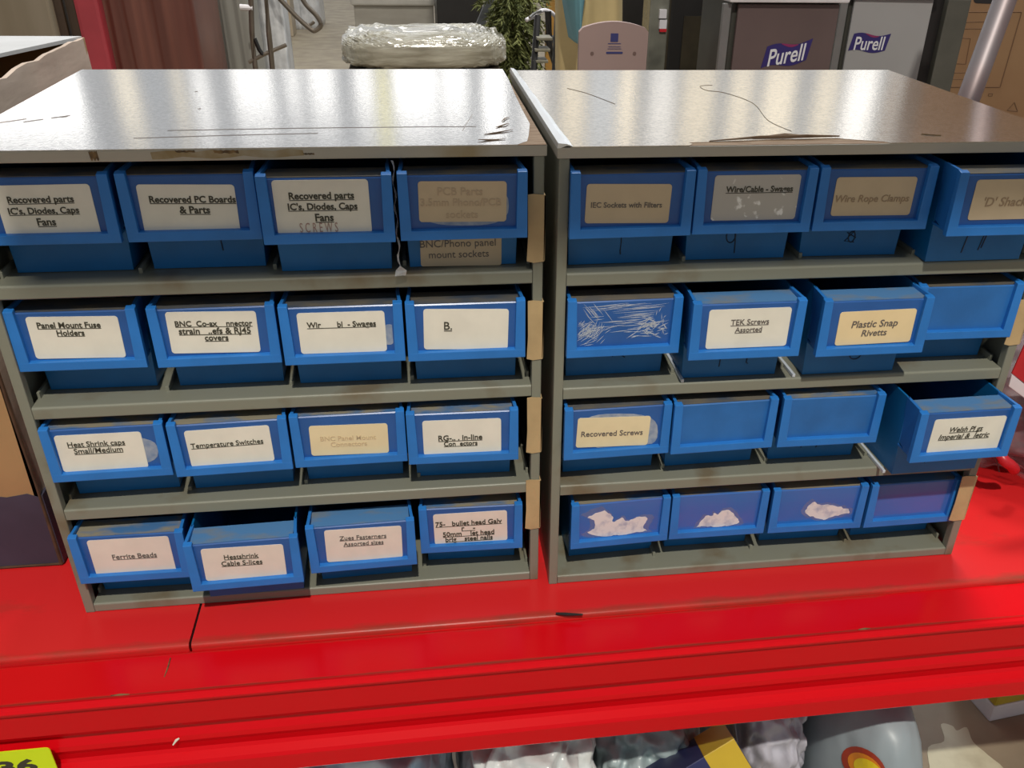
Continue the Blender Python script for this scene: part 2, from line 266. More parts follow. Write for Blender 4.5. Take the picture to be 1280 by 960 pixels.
# ------------------------------------------------------------------ rack: deck and beam
def red_paint(name, base, grime_y, rough, spec=0.3):
    m = mat(name, base, rough, coat=0.0, spec=spec)
    nt = m.node_tree; N = nt.nodes; L = nt.links; b = N['Principled BSDF']
    tc = N.new('ShaderNodeTexCoord'); sep = N.new('ShaderNodeSeparateXYZ'); L.new(tc.outputs['Object'], sep.inputs[0])
    nz = N.new('ShaderNodeTexNoise'); nz.inputs['Scale'].default_value = 9; nz.inputs['Detail'].default_value = 8; nz.inputs['Roughness'].default_value = 0.7
    mp = N.new('ShaderNodeMapping'); mp.inputs['Scale'].default_value = (1, 3, 3); L.new(tc.outputs['Object'], mp.inputs[0]); L.new(mp.outputs[0], nz.inputs['Vector'])
    total = None
    for y, w, k in grime_y:
        s = N.new('ShaderNodeMath'); s.operation = 'SUBTRACT'; L.new(sep.outputs['Y'], s.inputs[0]); s.inputs[1].default_value = y
        a = N.new('ShaderNodeMath'); a.operation = 'ABSOLUTE'; L.new(s.outputs[0], a.inputs[0])
        r = N.new('ShaderNodeMapRange'); r.inputs['From Min'].default_value = 0; r.inputs['From Max'].default_value = w; r.inputs['To Min'].default_value = k; r.inputs['To Max'].default_value = 0
        L.new(a.outputs[0], r.inputs['Value'])
        if total is None: total = r.outputs[0]
        else:
            mx = N.new('ShaderNodeMath'); mx.operation = 'MAXIMUM'; L.new(total, mx.inputs[0]); L.new(r.outputs[0], mx.inputs[1]); total = mx.outputs[0]
    zr = N.new('ShaderNodeMapRange'); zr.inputs['From Min'].default_value = -0.009; zr.inputs['From Max'].default_value = -0.0055; L.new(sep.outputs['Z'], zr.inputs['Value'])
    ml = N.new('ShaderNodeMath'); ml.operation = 'MULTIPLY'; L.new(total, ml.inputs[0]); L.new(zr.outputs[0], ml.inputs[1]); total = ml.outputs[0]
    ad = N.new('ShaderNodeMath'); ad.operation = 'ADD'; L.new(nz.outputs['Fac'], ad.inputs[0]); L.new(total, ad.inputs[1])
    mr = N.new('ShaderNodeMapRange'); mr.inputs['From Min'].default_value = 0.74; mr.inputs['From Max'].default_value = 1.2; L.new(ad.outputs[0], mr.inputs['Value'])
    mix = N.new('ShaderNodeMix'); mix.data_type = 'RGBA'; L.new(mr.outputs[0], mix.inputs['Factor'])
    mix.inputs['A'].default_value = (*base, 1); mix.inputs['B'].default_value = (0.20, 0.055, 0.03, 1)
    L.new(mix.outputs['Result'], b.inputs['Base Color']); return m
M['deck'] = red_paint('red_deck_paint', (0.66, 0.020, 0.022), [(-0.056, 0.014, 0.50), (0.02, 0.06, 0.26)], 0.30)
M['beam'] = red_paint('red_beam_paint', (0.66, 0.003, 0.008), [(-0.1135, 0.0055, 0.55), (-0.063, 0.008, 0.42)], 0.22, 0.22)
def rnd_front(y, z, r, n=5):
    return [(y+r-r*math.sin(math.pi/2*i/n), z-r+r*math.cos(math.pi/2*i/n)) for i in range(n+1)]
for nm, x0, x1, lab in (('shelf_deck_panel', -1.2, 0.1078, 'red steel shelf deck panel left of the narrow seam'),
                        ('shelf_deck_panel', 0.1102, 2.2, 'long red steel shelf deck panel right of the narrow seam')):
    bm = bmesh.new()
    extrude_x(bm, rnd_front(-0.0585, 0.0, 0.004) + [(-0.0585, -0.0135), (-0.055, -0.0135), (-0.052, -0.003), (0.47, -0.003), (0.47, 0.0)], x0, x1)
    dk = tag(obj(nm, bm, M['deck'], smooth=False), lab, 'shelf', 'red deck panels under the cabinets')
    if x0 < 0:
        bm = bmesh.new(); box(bm, 0.098, 0.120, -0.052, 0.46, -0.0060, -0.0035); tag(obj('seam_blocker', bm, M['black'], dk), 'dark strip under the seam')  # black strip added under the seam to hide the brightness below
rb = thing('rack_beam', 'red grooved steel rack beam along the front of the shelf', 'rack beam', (0, 0, 0), 0.0045)
prof = [(-0.022, -0.0140), (-0.0595, -0.0140), (-0.0600, -0.0075), (-0.064, -0.0055), (-0.112, -0.0050)]
prof += [(-0.116, -0.0035), (-0.119, -0.0022), (-0.1220, -0.0032), (-0.1240, -0.0060), (-0.1232, -0.0090), (-0.1195, -0.0112)]
prof += [(-0.1190, -0.040), (-0.1165, -0.0455), (-0.1120, -0.0500), (-0.1115, -0.0540), (-0.1150, -0.0610), (-0.1160, -0.0660), (-0.1125, -0.0730), (-0.1110, -0.0810), (-0.1130, -0.0845), (-0.1205, -0.0885), (-0.1225, -0.0920), (-0.1228, -0.1110), (-0.1215, -0.1130), (-0.0950, -0.1130), (-0.0950, -0.1100), (-0.0700, -0.1100), (-0.0700, -0.0200), (-0.022, -0.0200)]
bm = bmesh.new(); extrude_x(bm, prof, -1.2, 2.2)
bo = obj('beam_profile', bm, M['beam'], rb)
bm = bmesh.new(); plate_xz(bm, rounded(0.085, 0.050, 0.004, cx=-0.0525, cz=-0.0755), -0.1238, -0.1228)
st = tag(obj('bay_label', bm, mat('yellow_green_sticker', (0.72, 0.88, 0.01), 0.5, var=0.04), rb), 'yellow bay number sticker')
bm, k = text_mesh('36', width=0.034, height=0.0165, bold=0.04)
for v in bm.verts: v.co += Vector((-0.0425, -0.1240, -0.0703))
obj('lettering', bm, M['ink'], st)
for x0_, y0_, x1_, y1_, r_, lab in ((0.0925, -0.069, 0.0920, -0.094, 0.0008, 'dark vertical score mark on the beam top'), (0.050, -0.112, 0.066, -0.1125, 0.0012, 'chipped paint along the beam nose'), (0.7575, -0.1125, 0.770, -0.1125, 0.0013, 'brown rust chip on the beam nose')):
    bm = bmesh.new(); tube(bm, [(x0_, y0_, -0.0052), ((x0_+x1_)/2+0.0006, (y0_+y1_)/2, -0.0048), (x1_, y1_, -0.0050)], [r_*0.6, r_, r_*0.5], 6); tag(obj('score_mark', bm, M['stain'], rb), lab)
bm = bmesh.new(); tube(bm, [(0.093, -0.1200, -0.0665), (0.0965, -0.1180, -0.0625), (0.099, -0.1170, -0.0615)], [0.0006, 0.0013, 0.0008], 6); tag(obj('paint_chip', bm, M['card'], rb), 'pale paint chip on the beam face')
# dark score mark and twig-like chip on the beam top
bm = bmesh.new(); tube(bm, [(0.4605, -0.0575, 0.002), (0.470, -0.0600, 0.0022), (0.487, -0.0625, 0.0022)], [0.0012, 0.0018, 0.0009], 8)
tag(obj('plastic_sliver', bm, M['black']), 'small black plastic sliver lying on the deck edge below the gap', 'debris')

# ------------------------------------------------------------------ cabinets
W, D, H, T = 0.45, 0.3704, 0.4337, 0.0090
PT = 0.0088
SHELF = {1: 0.338, 2: 0.2285, 3: 0.122, 4: 0.010}
def make_cabinet(which, loc, rz, label):
    t = thing('drawer_cabinet', label, 'cabinet', loc, rz, 'grey steel bin cabinets')
    for sx in (0, 1):
        bm = bmesh.new(); x0 = 0 if sx == 0 else W-PT
        box(bm, x0, x0+PT, 0.0, 0.010, 0.0, H, 0.0012)
        xs = 0.0005 if sx == 0 else W-0.0020
        box(bm, xs, xs+0.0015, 0.0095, D-0.002, 0.0, H)
        obj('side_panel', bm, M['grey'], t)
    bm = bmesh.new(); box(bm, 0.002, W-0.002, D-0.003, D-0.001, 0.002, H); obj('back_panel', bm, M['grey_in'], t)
    for row, z in SHELF.items():
        bm = bmesh.new(); h = 0.0118 if row < 4 else 0.0100
        prof = rnd_front(0.0005, z, 0.0022) + [(0.0005, z-h+0.001), (0.0015, z-h), (0.0028, z-h), (0.0032, z-0.0022), (D-0.004, z-0.0022), (D-0.004, z)]
        xi = 0.0030 if row == 4 else PT+0.0003
        extrude_x(bm, prof, PT+0.0003, W-PT-0.0003)
        for k in range(1, 4):
            xr = PT+(W-2*PT)*k/4; box(bm, xr-0.0016, xr+0.0016, 0.022, D-0.01, z-0.001, z+0.0045, 0.0006)
        for xr in (PT+0.0016, W-PT-0.0016): box(bm, xr-0.0012, xr+0.0012, 0.018, D-0.01, z-0.001, z+0.0060, 0.0006)
        obj('shelf', bm, M['grey'], t)
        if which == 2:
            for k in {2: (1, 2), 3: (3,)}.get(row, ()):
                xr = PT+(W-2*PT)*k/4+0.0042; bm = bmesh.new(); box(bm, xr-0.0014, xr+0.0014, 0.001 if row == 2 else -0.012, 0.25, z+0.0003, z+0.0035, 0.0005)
                tag(obj('lit_rail_strip', bm, M['pale'], t), 'pale strip painted as the lit top of a rail')  # light on the rail tops painted as pale strips
    o = 0.0016
    bm = bmesh.new(); box(bm, -o, W+o, -o, D, H, H+T-0.0006, 0.0006); tb = obj('top_board', bm, M['edge'], t)
    zt = H+T
    if which == 1:
        pts = [(-o, -o), (0.428, -o), (0.432, 0.004), (0.437, 0.010), (0.4405, 0.03), (0.4470, 0.075), (0.4475, 0.14), (0.4490, 0.22), (W+o, 0.30), (W+o, D), (-o, D)]
        bm = bmesh.new(); plate_xy(bm, pts, zt-0.0006, zt+0.0002); obj('top_laminate', bm, M['lam'], t)
        bm = bmesh.new(); box(bm, 0.4280, W+o-0.0003, -o+0.0003, 0.30, zt-0.0006, zt-0.0002); tag(obj('bare_edge', bm, M['chip'], t), 'brown bare board where the laminate has worn away')
        # curled flake near the front right corner
        bm = bmesh.new()
        for (cx, cy, l, a) in ((0.405, 0.035, 0.030, 0.5), (0.418, 0.060, 0.020, 0.9), (0.397, 0.012, 0.022, 0.2), (0.425, 0.085, 0.018, 1.2)):
            P = [(cx+math.cos(a)*l*s+random.uniform(-.002, .002), cy+math.sin(a)*l*s, zt+0.0005+0.0008*random.random()) for s in (0, .3, .6, 1)]
            tube(bm, P, [0.0002, 0.0006, 0.0005, 0.0002], 5)
        tag(obj('laminate_flakes', bm, M['chip'], t), 'brown curled flakes of laminate')
        def smear(x0, x1, z, hgt, m, lab, ph):
            bm = bmesh.new(); n = 10
            up = [(x0+(x1-x0)*i/n, z+hgt*(0.35+0.65*abs(math.sin(i*1.9+ph)))) for i in range(n+1)]
            dn = [(x0+(x1-x0)*i/n+0.0006, z-hgt*(0.35+0.65*abs(math.cos(i*2.3+ph)))) for i in range(n+1)]
            plate_xz(bm, up+dn[::-1], -o-0.00015-0.0001*ph, -o+0.0004); tag(obj('stain', bm, m, t), lab)
        tan = mat('tan_smear', (0.30, 0.215, 0.10), 0.7, color2=(0.40, 0.34, 0.24), vscale=60)
        smear(0.150, 0.262, 0.4385, 0.0034, tan, 'tan stain on the front edge of the top', 0.3)
        smear(0.106, 0.112, 0.4385, 0.0040, M['stain'], 'small brown stain on the front edge', 1.0)
        smear(0.168, 0.182, 0.4408, 0.0009, M['stain'], 'small dark stain on the front edge', 1.4)
        smear(0.196, 0.214, 0.4402, 0.0014, M['stain'], 'dark brown stain on the front edge', 2.0)
        smear(0.262, 0.270, 0.4378, 0.0007, M['stain'], 'tiny dark stain on the front edge', 1.6)
        def mark(P, r, m, nm, lab):
            bm = bmesh.new(); tube(bm, [(x, y, zt+0.0002) for x, y in P], r, 5); tag(obj(nm, bm, m, t), lab)
        sc = mat('brown_scratch', (0.42, 0.36, 0.33), 0.5)
        mark([(0.15, 0.062), (0.25, 0.066), (0.36, 0.067), (0.40, 0.066)], 0.00035, sc, 'scratch', 'long brown scratch across the top')
        mark([(0.13, 0.035), (0.20, 0.042), (0.27, 0.046)], 0.00035, sc, 'scratch', 'shorter brown scratch across the top')
        mark([(0.3875, 0.050), (0.392, 0.075), (0.400, 0.115)], 0.0003, sc, 'scratch', 'thin slanting scratch')
        for x, y, l in ((0.006, 0.095, 0.02), (0.028, 0.10, 0.012), (0.045, 0.115, 0.012), (0.052, 0.118, 0.004), (0.14, 0.235, 0.002), (0.158, 0.15, 0.002)):
            mark([(x, y), (x+l*0.6, y+l*0.5), (x+l, y+l*0.9)], 0.00045, sc, 'scuff', 'small dark scuff on the top')
        tapes = [(0.4365, 0.403, 0.0567), (0.4370, 0.3108, 0.0555), (0.4370, 0.2160, 0.0590), (0.4365, 0.1253, 0.0580)]
    else:
        tear = [(0.105, -o), (0.109, 0.003), (0.107, 0.0075), (0.112, 0.0085), (0.150, 0.010), (0.175, 0.0145), (0.190, 0.0150), (0.215, 0.0165), (0.238, 0.0175), (0.244, 0.0140), (0.262, 0.007), (0.272, 0.003), (0.276, -o)]
        pts = [(0.0085, -o)] + tear + [(W+o, -o), (W+o, D), (-o+0.001, D), (0.0020, 0.2)]
        bm = bmesh.new(); plate_xy(bm, pts, zt-0.0006, zt+0.0002); obj('top_laminate', bm, M['lam2'], t)
        bm = bmesh.new(); plate_xy(bm, [(x, min(y+0.001, y+0.001)) for x, y in tear], zt-0.0008, zt-0.0003); tag(obj('torn_patch', bm, M['chip'], t), 'brown bare board where the laminate has torn off')
        bm = bmesh.new()
        tube(bm, [(0.125, 0.0105, zt+0.0006), (0.17, 0.0165, zt+0.002), (0.21, 0.0172, zt+0.0022), (0.240, 0.019, zt+0.0015)], [0.0004, 0.0012, 0.0014, 0.0006], 6)
        tube(bm, [(0.165, 0.020, zt+0.0006), (0.195, 0.026, zt+0.0016), (0.212, 0.027, zt+0.0006)], [0.0004, 0.0013, 0.0004], 6)
        tag(obj('laminate_flakes', bm, M['chip'], t), 'brown lifted splinters along the torn laminate')
        def mark(P, r, lab):
            bm = bmesh.new(); tube(bm, [(x, y, zt+0.0003) for x, y in smooth_path([(a_, b_, 0) for a_, b_ in P], 5) for x, y in ((x, y),)] if False else [(p_.x, p_.y, zt+0.0003) for p_ in smooth_path([(a_, b_, 0) for a_, b_ in P], 5)], r, 5); tag(obj('scratch', bm, M['stain'], t), lab)
        mark([(0.046, 0.255), (0.062, 0.225), (0.079, 0.17)], 0.00025, 'hairline scratch on the left of the top')
        mark([(0.205, 0.27), (0.190, 0.265), (0.190, 0.24), (0.205, 0.225), (0.216, 0.17), (0.203, 0.09), (0.208, 0.045)], 0.00025, 'long curling hairline scratch on the top')
        mark([(0.318, 0.028), (0.326, 0.024), (0.333, 0.022)], 0.0007, 'short dark scuff on the top')
        # lifted, bent strip of laminate along the left edge
        bm = bmesh.new(); n = 24; rows = []
        for i in range(n+1):
            y = -o+(D+o)*i/n; w = 0.0095*(1-0.55*i/n) + 0.0003*math.sin(i*1.1)
            rows.append([bm.verts.new((x, y, z)) for x, z in ((-o-0.0004, zt-0.001), (-o+0.0004, zt+0.0030), (w*0.6, zt+0.0022+0.00015*math.sin(i*1.3)), (w+0.001, zt+0.0004), (w*0.6, zt+0.0009), (0.0005, zt-0.0008))])
        for a, b in zip(rows, rows[1:]):
            for k in range(6): bm.faces.new((a[k], a[(k+1) % 6], b[(k+1) % 6], b[k]))
        bm.faces.new(rows[0][::-1]); bm.faces.new(rows[-1])
        tag(obj('bent_edge_strip', bm, M['foil'], t), 'bright bent strip of laminate along the left edge')
        tapes = [(0.4355, 0.2990, 0.0450), (0.4365, 0.1950, 0.030), (0.4340, 0.1040, 0.0560)]
    for x, z, h in tapes:
        bm = bmesh.new(); x1 = W+0.0012
        plate_xz(bm, [(x, z), (x+0.004, z+0.0006), (x1, z-0.0004), (x1, z-h*0.5), (x1-0.0004, z-h), (x+0.005, z-h-0.001), (x-0.0006, z-h+0.0006), (x+0.0004, z-h*0.6)], -0.0010, -0.0003)
        box(bm, W+0.0002, W+0.0012, -0.0010, 0.022, z-h+0.001, z-0.001)
        obj('tape_strip', bm, M['tape'], t)
    return t
make_cabinet(1, (0, 0, 0.0), 0.0, 'grey steel cabinet of sixteen blue bins on the left, without torn front top')
make_cabinet(2, (0.4602, -0.0097, 0.0), -0.001, 'grey steel cabinet of blue bins on the right, laminate torn along the top front')

# ------------------------------------------------------------------ bins
HW, Z0, Z1, DY = 0.0513, 0.0337, 0.0880, 0.0322
CHK, LEN = 0.0490, 0.300
def tray_bm():
    bm = bmesh.new(); b, tp = 0.0454, 0.0486; zt = Z1; th = 0.0020
    def ring(hb, yf, yb, z): return [(-hb, yf, z), (hb, yf, z), (hb, yb, z), (-hb, yb, z)]
    hexa(bm, ring(b, DY, LEN-0.004, 0.0006) + ring(b, DY, LEN-0.004, 0.0030))                              # bottom
    for s in (-1, 1):
        P = [(s*b, DY, 0.0006), (s*(b-th), DY, 0.0006), (s*(b-th), LEN-0.004, 0.0006), (s*b, LEN-0.004, 0.0006),
             (s*tp, 0.030, zt), (s*(tp-th), 0.030, zt), (s*(tp-th), LEN, zt), (s*tp, LEN, zt)]
        hexa(bm, P, 0.0005)
    hexa(bm, [(-b, DY, 0.0006), (b, DY, 0.0006), (b, DY+th, 0.0006), (-b, DY+th, 0.0006), (-tp, 0.0300, 0.0826), (tp, 0.0300, 0.0826), (tp, 0.0300+th, 0.0826), (-tp, 0.0300+th, 0.0826)], 0.0006)
    hexa(bm, [(-b, LEN-0.006, 0.0006), (b, LEN-0.006, 0.0006), (b, LEN-0.004, 0.0006), (-b, LEN-0.004, 0.0006), (-tp, LEN-0.002, zt), (tp, LEN-0.002, zt), (tp, LEN, zt), (-tp, LEN, zt)])
    return bm
def frame_bm():
    bm = bmesh.new(); bw, bh, d = 0.0092, 0.0078, 0.0062
    # U-shaped picture frame: outer side bars lean back a little at their tips
    for s in (-1, 1):
        P = [(s*HW, 0, Z0), (s*(HW-bw), 0, Z0), (s*(HW-bw), d, Z0), (s*HW, d, Z0),
             (s*HW, 0.0006, Z1-0.0012), (s*(HW-bw*0.86), 0.0006, Z1-0.0012), (s*(HW-bw*0.86), d, Z1), (s*HW, d, Z1)]
        hexa(bm, P, 0.0006)
        # cheek running back to the tray wall
        P = [(s*CHK, d-0.001, Z0+0.001), (s*(CHK-0.002), d-0.001, Z0+0.001), (s*(CHK-0.0045), 0.0335, Z0+0.006), (s*(CHK-0.0025), 0.0335, Z0+0.006),
             (s*HW*0.985, d-0.001, Z1), (s*(HW*0.985-0.003), d-0.001, Z1), (s*(CHK-0.003), 0.0335, Z1), (s*(CHK-0.0002), 0.0335, Z1)]
        hexa(bm, P, 0.0004)
    hexa(bm, [(-HW+0.001, 0, Z0), (HW-0.001, 0, Z0), (HW-0.001, d, Z0), (-HW+0.001, d, Z0), (-HW+0.001, 0, Z0+bh), (HW-0.001, 0, Z0+bh), (HW-0.001, d, Z0+bh+0.0004), (-HW+0.001, d, Z0+bh+0.0004)], 0.0006)
    box(bm, -CHK+0.002, CHK-0.002, d-0.001, 0.0335, Z0+0.0012, Z0+0.0032)
    return bm
def insert_bm():
    bm = bmesh.new(); t = 0.0012; zt = 0.0842
    extrude_x(bm, [(0.0050, Z0+0.006), (0.0050, zt-0.001), (0.0058, zt), (0.0300, zt+0.0004), (0.0300, zt-0.0008), (0.0064, zt-t), (0.0064, Z0+0.006)], -HW+0.0075, HW-0.0075)
    return bm
def top_bm():
    bm = bmesh.new(); zt = 0.0848
    hexa(bm, [(-HW+0.0048, 0.0062, zt-0.0007), (HW-0.0048, 0.0062, zt-0.0007), (CHK-0.0028, 0.0315, zt-0.0004), (-CHK+0.0028, 0.0315, zt-0.0004),
              (-HW+0.0048, 0.0060, zt), (HW-0.0048, 0.0060, zt), (CHK-0.0028, 0.0315, zt+0.0003), (-CHK+0.0028, 0.0315, zt+0.0003)])
    return bm
def mesh_of(name, bm):
    bmesh.ops.recalc_face_normals(bm, faces=bm.faces); me = bpy.data.meshes.new(name); bm.to_mesh(me); bm.free(); return me
def instance(name, me, m, parent):
    o = bpy.data.objects.new(name, me); COL.objects.link(o); o.parent = parent
    if not me.materials: me.materials.append(m)
    o.material_slots[0].link = 'OBJECT'; o.material_slots[0].material = m
    return o
ME = {'tray': mesh_of('tray', tray_bm()), 'frame': mesh_of('front_frame', frame_bm()), 'ins': mesh_of('label_holder', insert_bm()), 'top': mesh_of('dusty_ledge', top_bm())}
LABEL = {
 (1,1,1): 'blue bin labelled Recovered parts without handwriting, cut by the left edge of the photo',
 (1,1,2): 'blue bin labelled Recovered PC Boards & Parts in the left cabinet',
 (1,1,3): 'blue bin labelled Recovered parts with SCREWS handwritten below in red',
 (1,1,4): 'blue bin with a faded beige label and a second label on its lower front',
 (1,2,1): 'blue bin labelled Panel Mount Fuse Holders against the left post',
 (1,2,2): 'blue bin labelled BNC Co-ax strain reliefs & RJ45 covers',
 (1,2,3): 'blue bin with worn Swages label in the second row of the left cabinet',
 (1,2,4): 'blue bin whose white label is rubbed blank except a letter B',
 (1,3,1): 'blue bin labelled Heat Shrink caps Small/Medium with glue oval behind its label',
 (1,3,2): 'blue bin labelled Temperature Switches in the third row',
 (1,3,3): 'blue bin with faded cream label BNC Panel Mount Connectors',
 (1,3,4): 'blue bin with rubbed in-line Connectors label beside the taped post',
 (1,4,1): 'blue bin labelled Ferrite Beads at the bottom left',
 (1,4,2): 'pulled out blue bin labelled Heatshrink Cable Splices in the bottom row',
 (1,4,3): 'blue bin labelled Fasterners Assorted sizes in the bottom row',
 (1,4,4): 'blue bin with four-line worn label for nails in the bottom row',
 (2,1,1): 'blue bin with tan label IEC Sockets with Filters',
 (2,1,2): 'blue bin with scuffed grey label Wire/Cable - Swages, top row of right cabinet',
 (2,1,3): 'blue bin with tan label Wire Rope Clamps',
 (2,1,4): 'pulled out blue bin with tan D Shackles label, cut by the right edge',
 (2,2,1): 'blue bin without label, its clear front badly scratched white',
 (2,2,2): 'blue bin with white label for assorted screws in the right cabinet',
 (2,2,3): 'blue bin with peach label Plastic Snap Rivetts',
 (2,2,4): 'plain blue bin without label right of the Plastic Snap Rivetts bin',
 (2,3,1): 'blue bin with cream label Recovered Screws over an oval of glue',
 (2,3,2): 'plain unlabelled blue bin next to the Recovered Screws bin',
 (2,3,3): 'plain unlabelled blue bin left of the far pulled out Welsh plugs bin',
 (2,3,4): 'blue bin labelled Welsh Plugs Imperial & Metric, pulled furthest out',
 (2,4,1): 'unlabelled blue bin with the largest white glue blotch, bottom row left',
 (2,4,2): 'unlabelled blue bin with a three-lobed white glue blotch, second in bottom row',
 (2,4,3): 'unlabelled blue bin with a small oval white glue blotch, third in bottom row',
 (2,4,4): 'unlabelled blue bin with clean violet-tinted front at the bottom right corner',
}
CARD = {(1,1,4): 'cardtan', (1,3,3): 'cardcream', (2,1,1): 'cardtan', (2,1,2): 'cardgrey', (2,1,3): 'cardtan', (2,1,4): 'cardtan', (2,2,3): 'cardpeach', (2,3,1): 'cardcream',
        (1,4,1): 'cardpink', (1,4,2): 'cardpink', (1,4,3): 'cardpink', (1,4,4): 'cardpink'}
INK = {(1,1,4): 'inkghost2', (1,3,3): 'inkghost', (2,1,3): 'inkfade', (2,1,4): 'inkfade', (2,2,3): 'inkgrey', (2,3,1): 'inkgrey', (2,1,1): 'inkgrey', (1,4,3): 'inkgrey', (1,4,1): 'inkgrey', (2,2,2): 'inkgrey'}
NOUL = {(1,1,4), (1,3,3), (2,1,1), (2,1,3), (2,1,4), (2,2,3), (2,3,1)}
ITAL = {(2,1,3): 0.12, (2,1,4): 0.15, (2,2,3): 0.12, (2,3,4): 0.25}
BOLD = {(1,1,1): .02, (1,1,2): .025, (1,1,3): .025, (1,2,1): .02, (1,2,2): .02, (1,2,3): .02, (2,1,2): .02, (1,4,4): .02, (1,3,4): .02}
PANEL = {(2,2,4): 'plain', (2,3,2): 'plain', (2,3,3): 'plain', (2,4,1): 'violet', (2,4,2): 'violet', (2,4,3): 'violet', (2,4,4): 'violet'}
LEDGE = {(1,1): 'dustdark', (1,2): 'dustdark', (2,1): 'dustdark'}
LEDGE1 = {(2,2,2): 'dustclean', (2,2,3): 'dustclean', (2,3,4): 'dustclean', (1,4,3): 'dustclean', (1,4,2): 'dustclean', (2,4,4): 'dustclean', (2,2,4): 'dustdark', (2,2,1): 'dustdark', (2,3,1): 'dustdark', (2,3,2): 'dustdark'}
def ell(cx, cz, rx, rz, n=14): return [(cx+rx*math.cos(2*math.pi*i/n), cz+rz*math.sin(2*math.pi*i/n)) for i in range(n+1)]
MARKS = {   # handwritten marker strokes on the lower front, in x,z
 (2,1,1): [[(0.000, 0.027), (0.0005, 0.020), (0.000, 0.012)], [(0.000, 0.012), (0.0005, 0.0085)]],
 (2,1,2): [ell(-0.006, 0.022, 0.0042, 0.0065), [(-0.003, 0.028), (-0.0015, 0.016), (-0.001, 0.006)]],
 (2,1,3): [[(-0.006, 0.026), (0.004, 0.025), (-0.005, 0.014), (0.004, 0.013)], [(-0.004, 0.022), (0.005, 0.017)], ell(0.001, 0.018, 0.003, 0.005)],
 (2,1,4): [[(-0.010, 0.030), (-0.0115, 0.020), (-0.013, 0.008)], [(0.006, 0.030), (0.004, 0.020), (0.0025, 0.010)], [(0.006, 0.030), (0.008, 0.029), (0.005, 0.012)]],
 (2,2,1): [[(0.000, 0.027), (-0.002, 0.018)], [(-0.002, 0.025), (0.010, 0.017)], [(0.003, 0.025), (0.009, 0.023)]],
 (2,2,2): [[(-0.010, 0.022), (-0.0105, 0.011)], [(0.008, 0.027), (0.020, 0.024)], [(0.0165, 0.027), (0.0155, 0.014), (0.017, 0.013)]],
 (2,2,3): [ell(0.004, 0.019, 0.0055, 0.0045)],
 (2,2,4): [[(0.004, 0.026), (0.001, 0.019)]],
 (2,3,1): [[(-0.012, 0.027), (-0.006, 0.025), (0.002, 0.027), (0.014, 0.028)], [(-0.010, 0.026), (0.008, 0.026)], ell(0.021, 0.016, 0.0008, 0.001, 6)],
 (2,3,2): [[(-0.012, 0.026), (-0.0125, 0.016)], ell(0.005, 0.021, 0.0045, 0.005)],
 (2,3,3): [[(-0.010, 0.026), (-0.011, 0.013)], [(0.004, 0.026), (0.010, 0.024), (0.005, 0.012)]],
 (2,3,4): [[(-0.012, 0.023), (-0.013, 0.012)], [(0.006, 0.023), (0.020, 0.017)], ell(0.010, 0.018, 0.005, 0.003), [(0.006, 0.015), (0.020, 0.022)]],
 (1,1,2): [[(0.012, 0.026), (0.0125, 0.015)]],
}
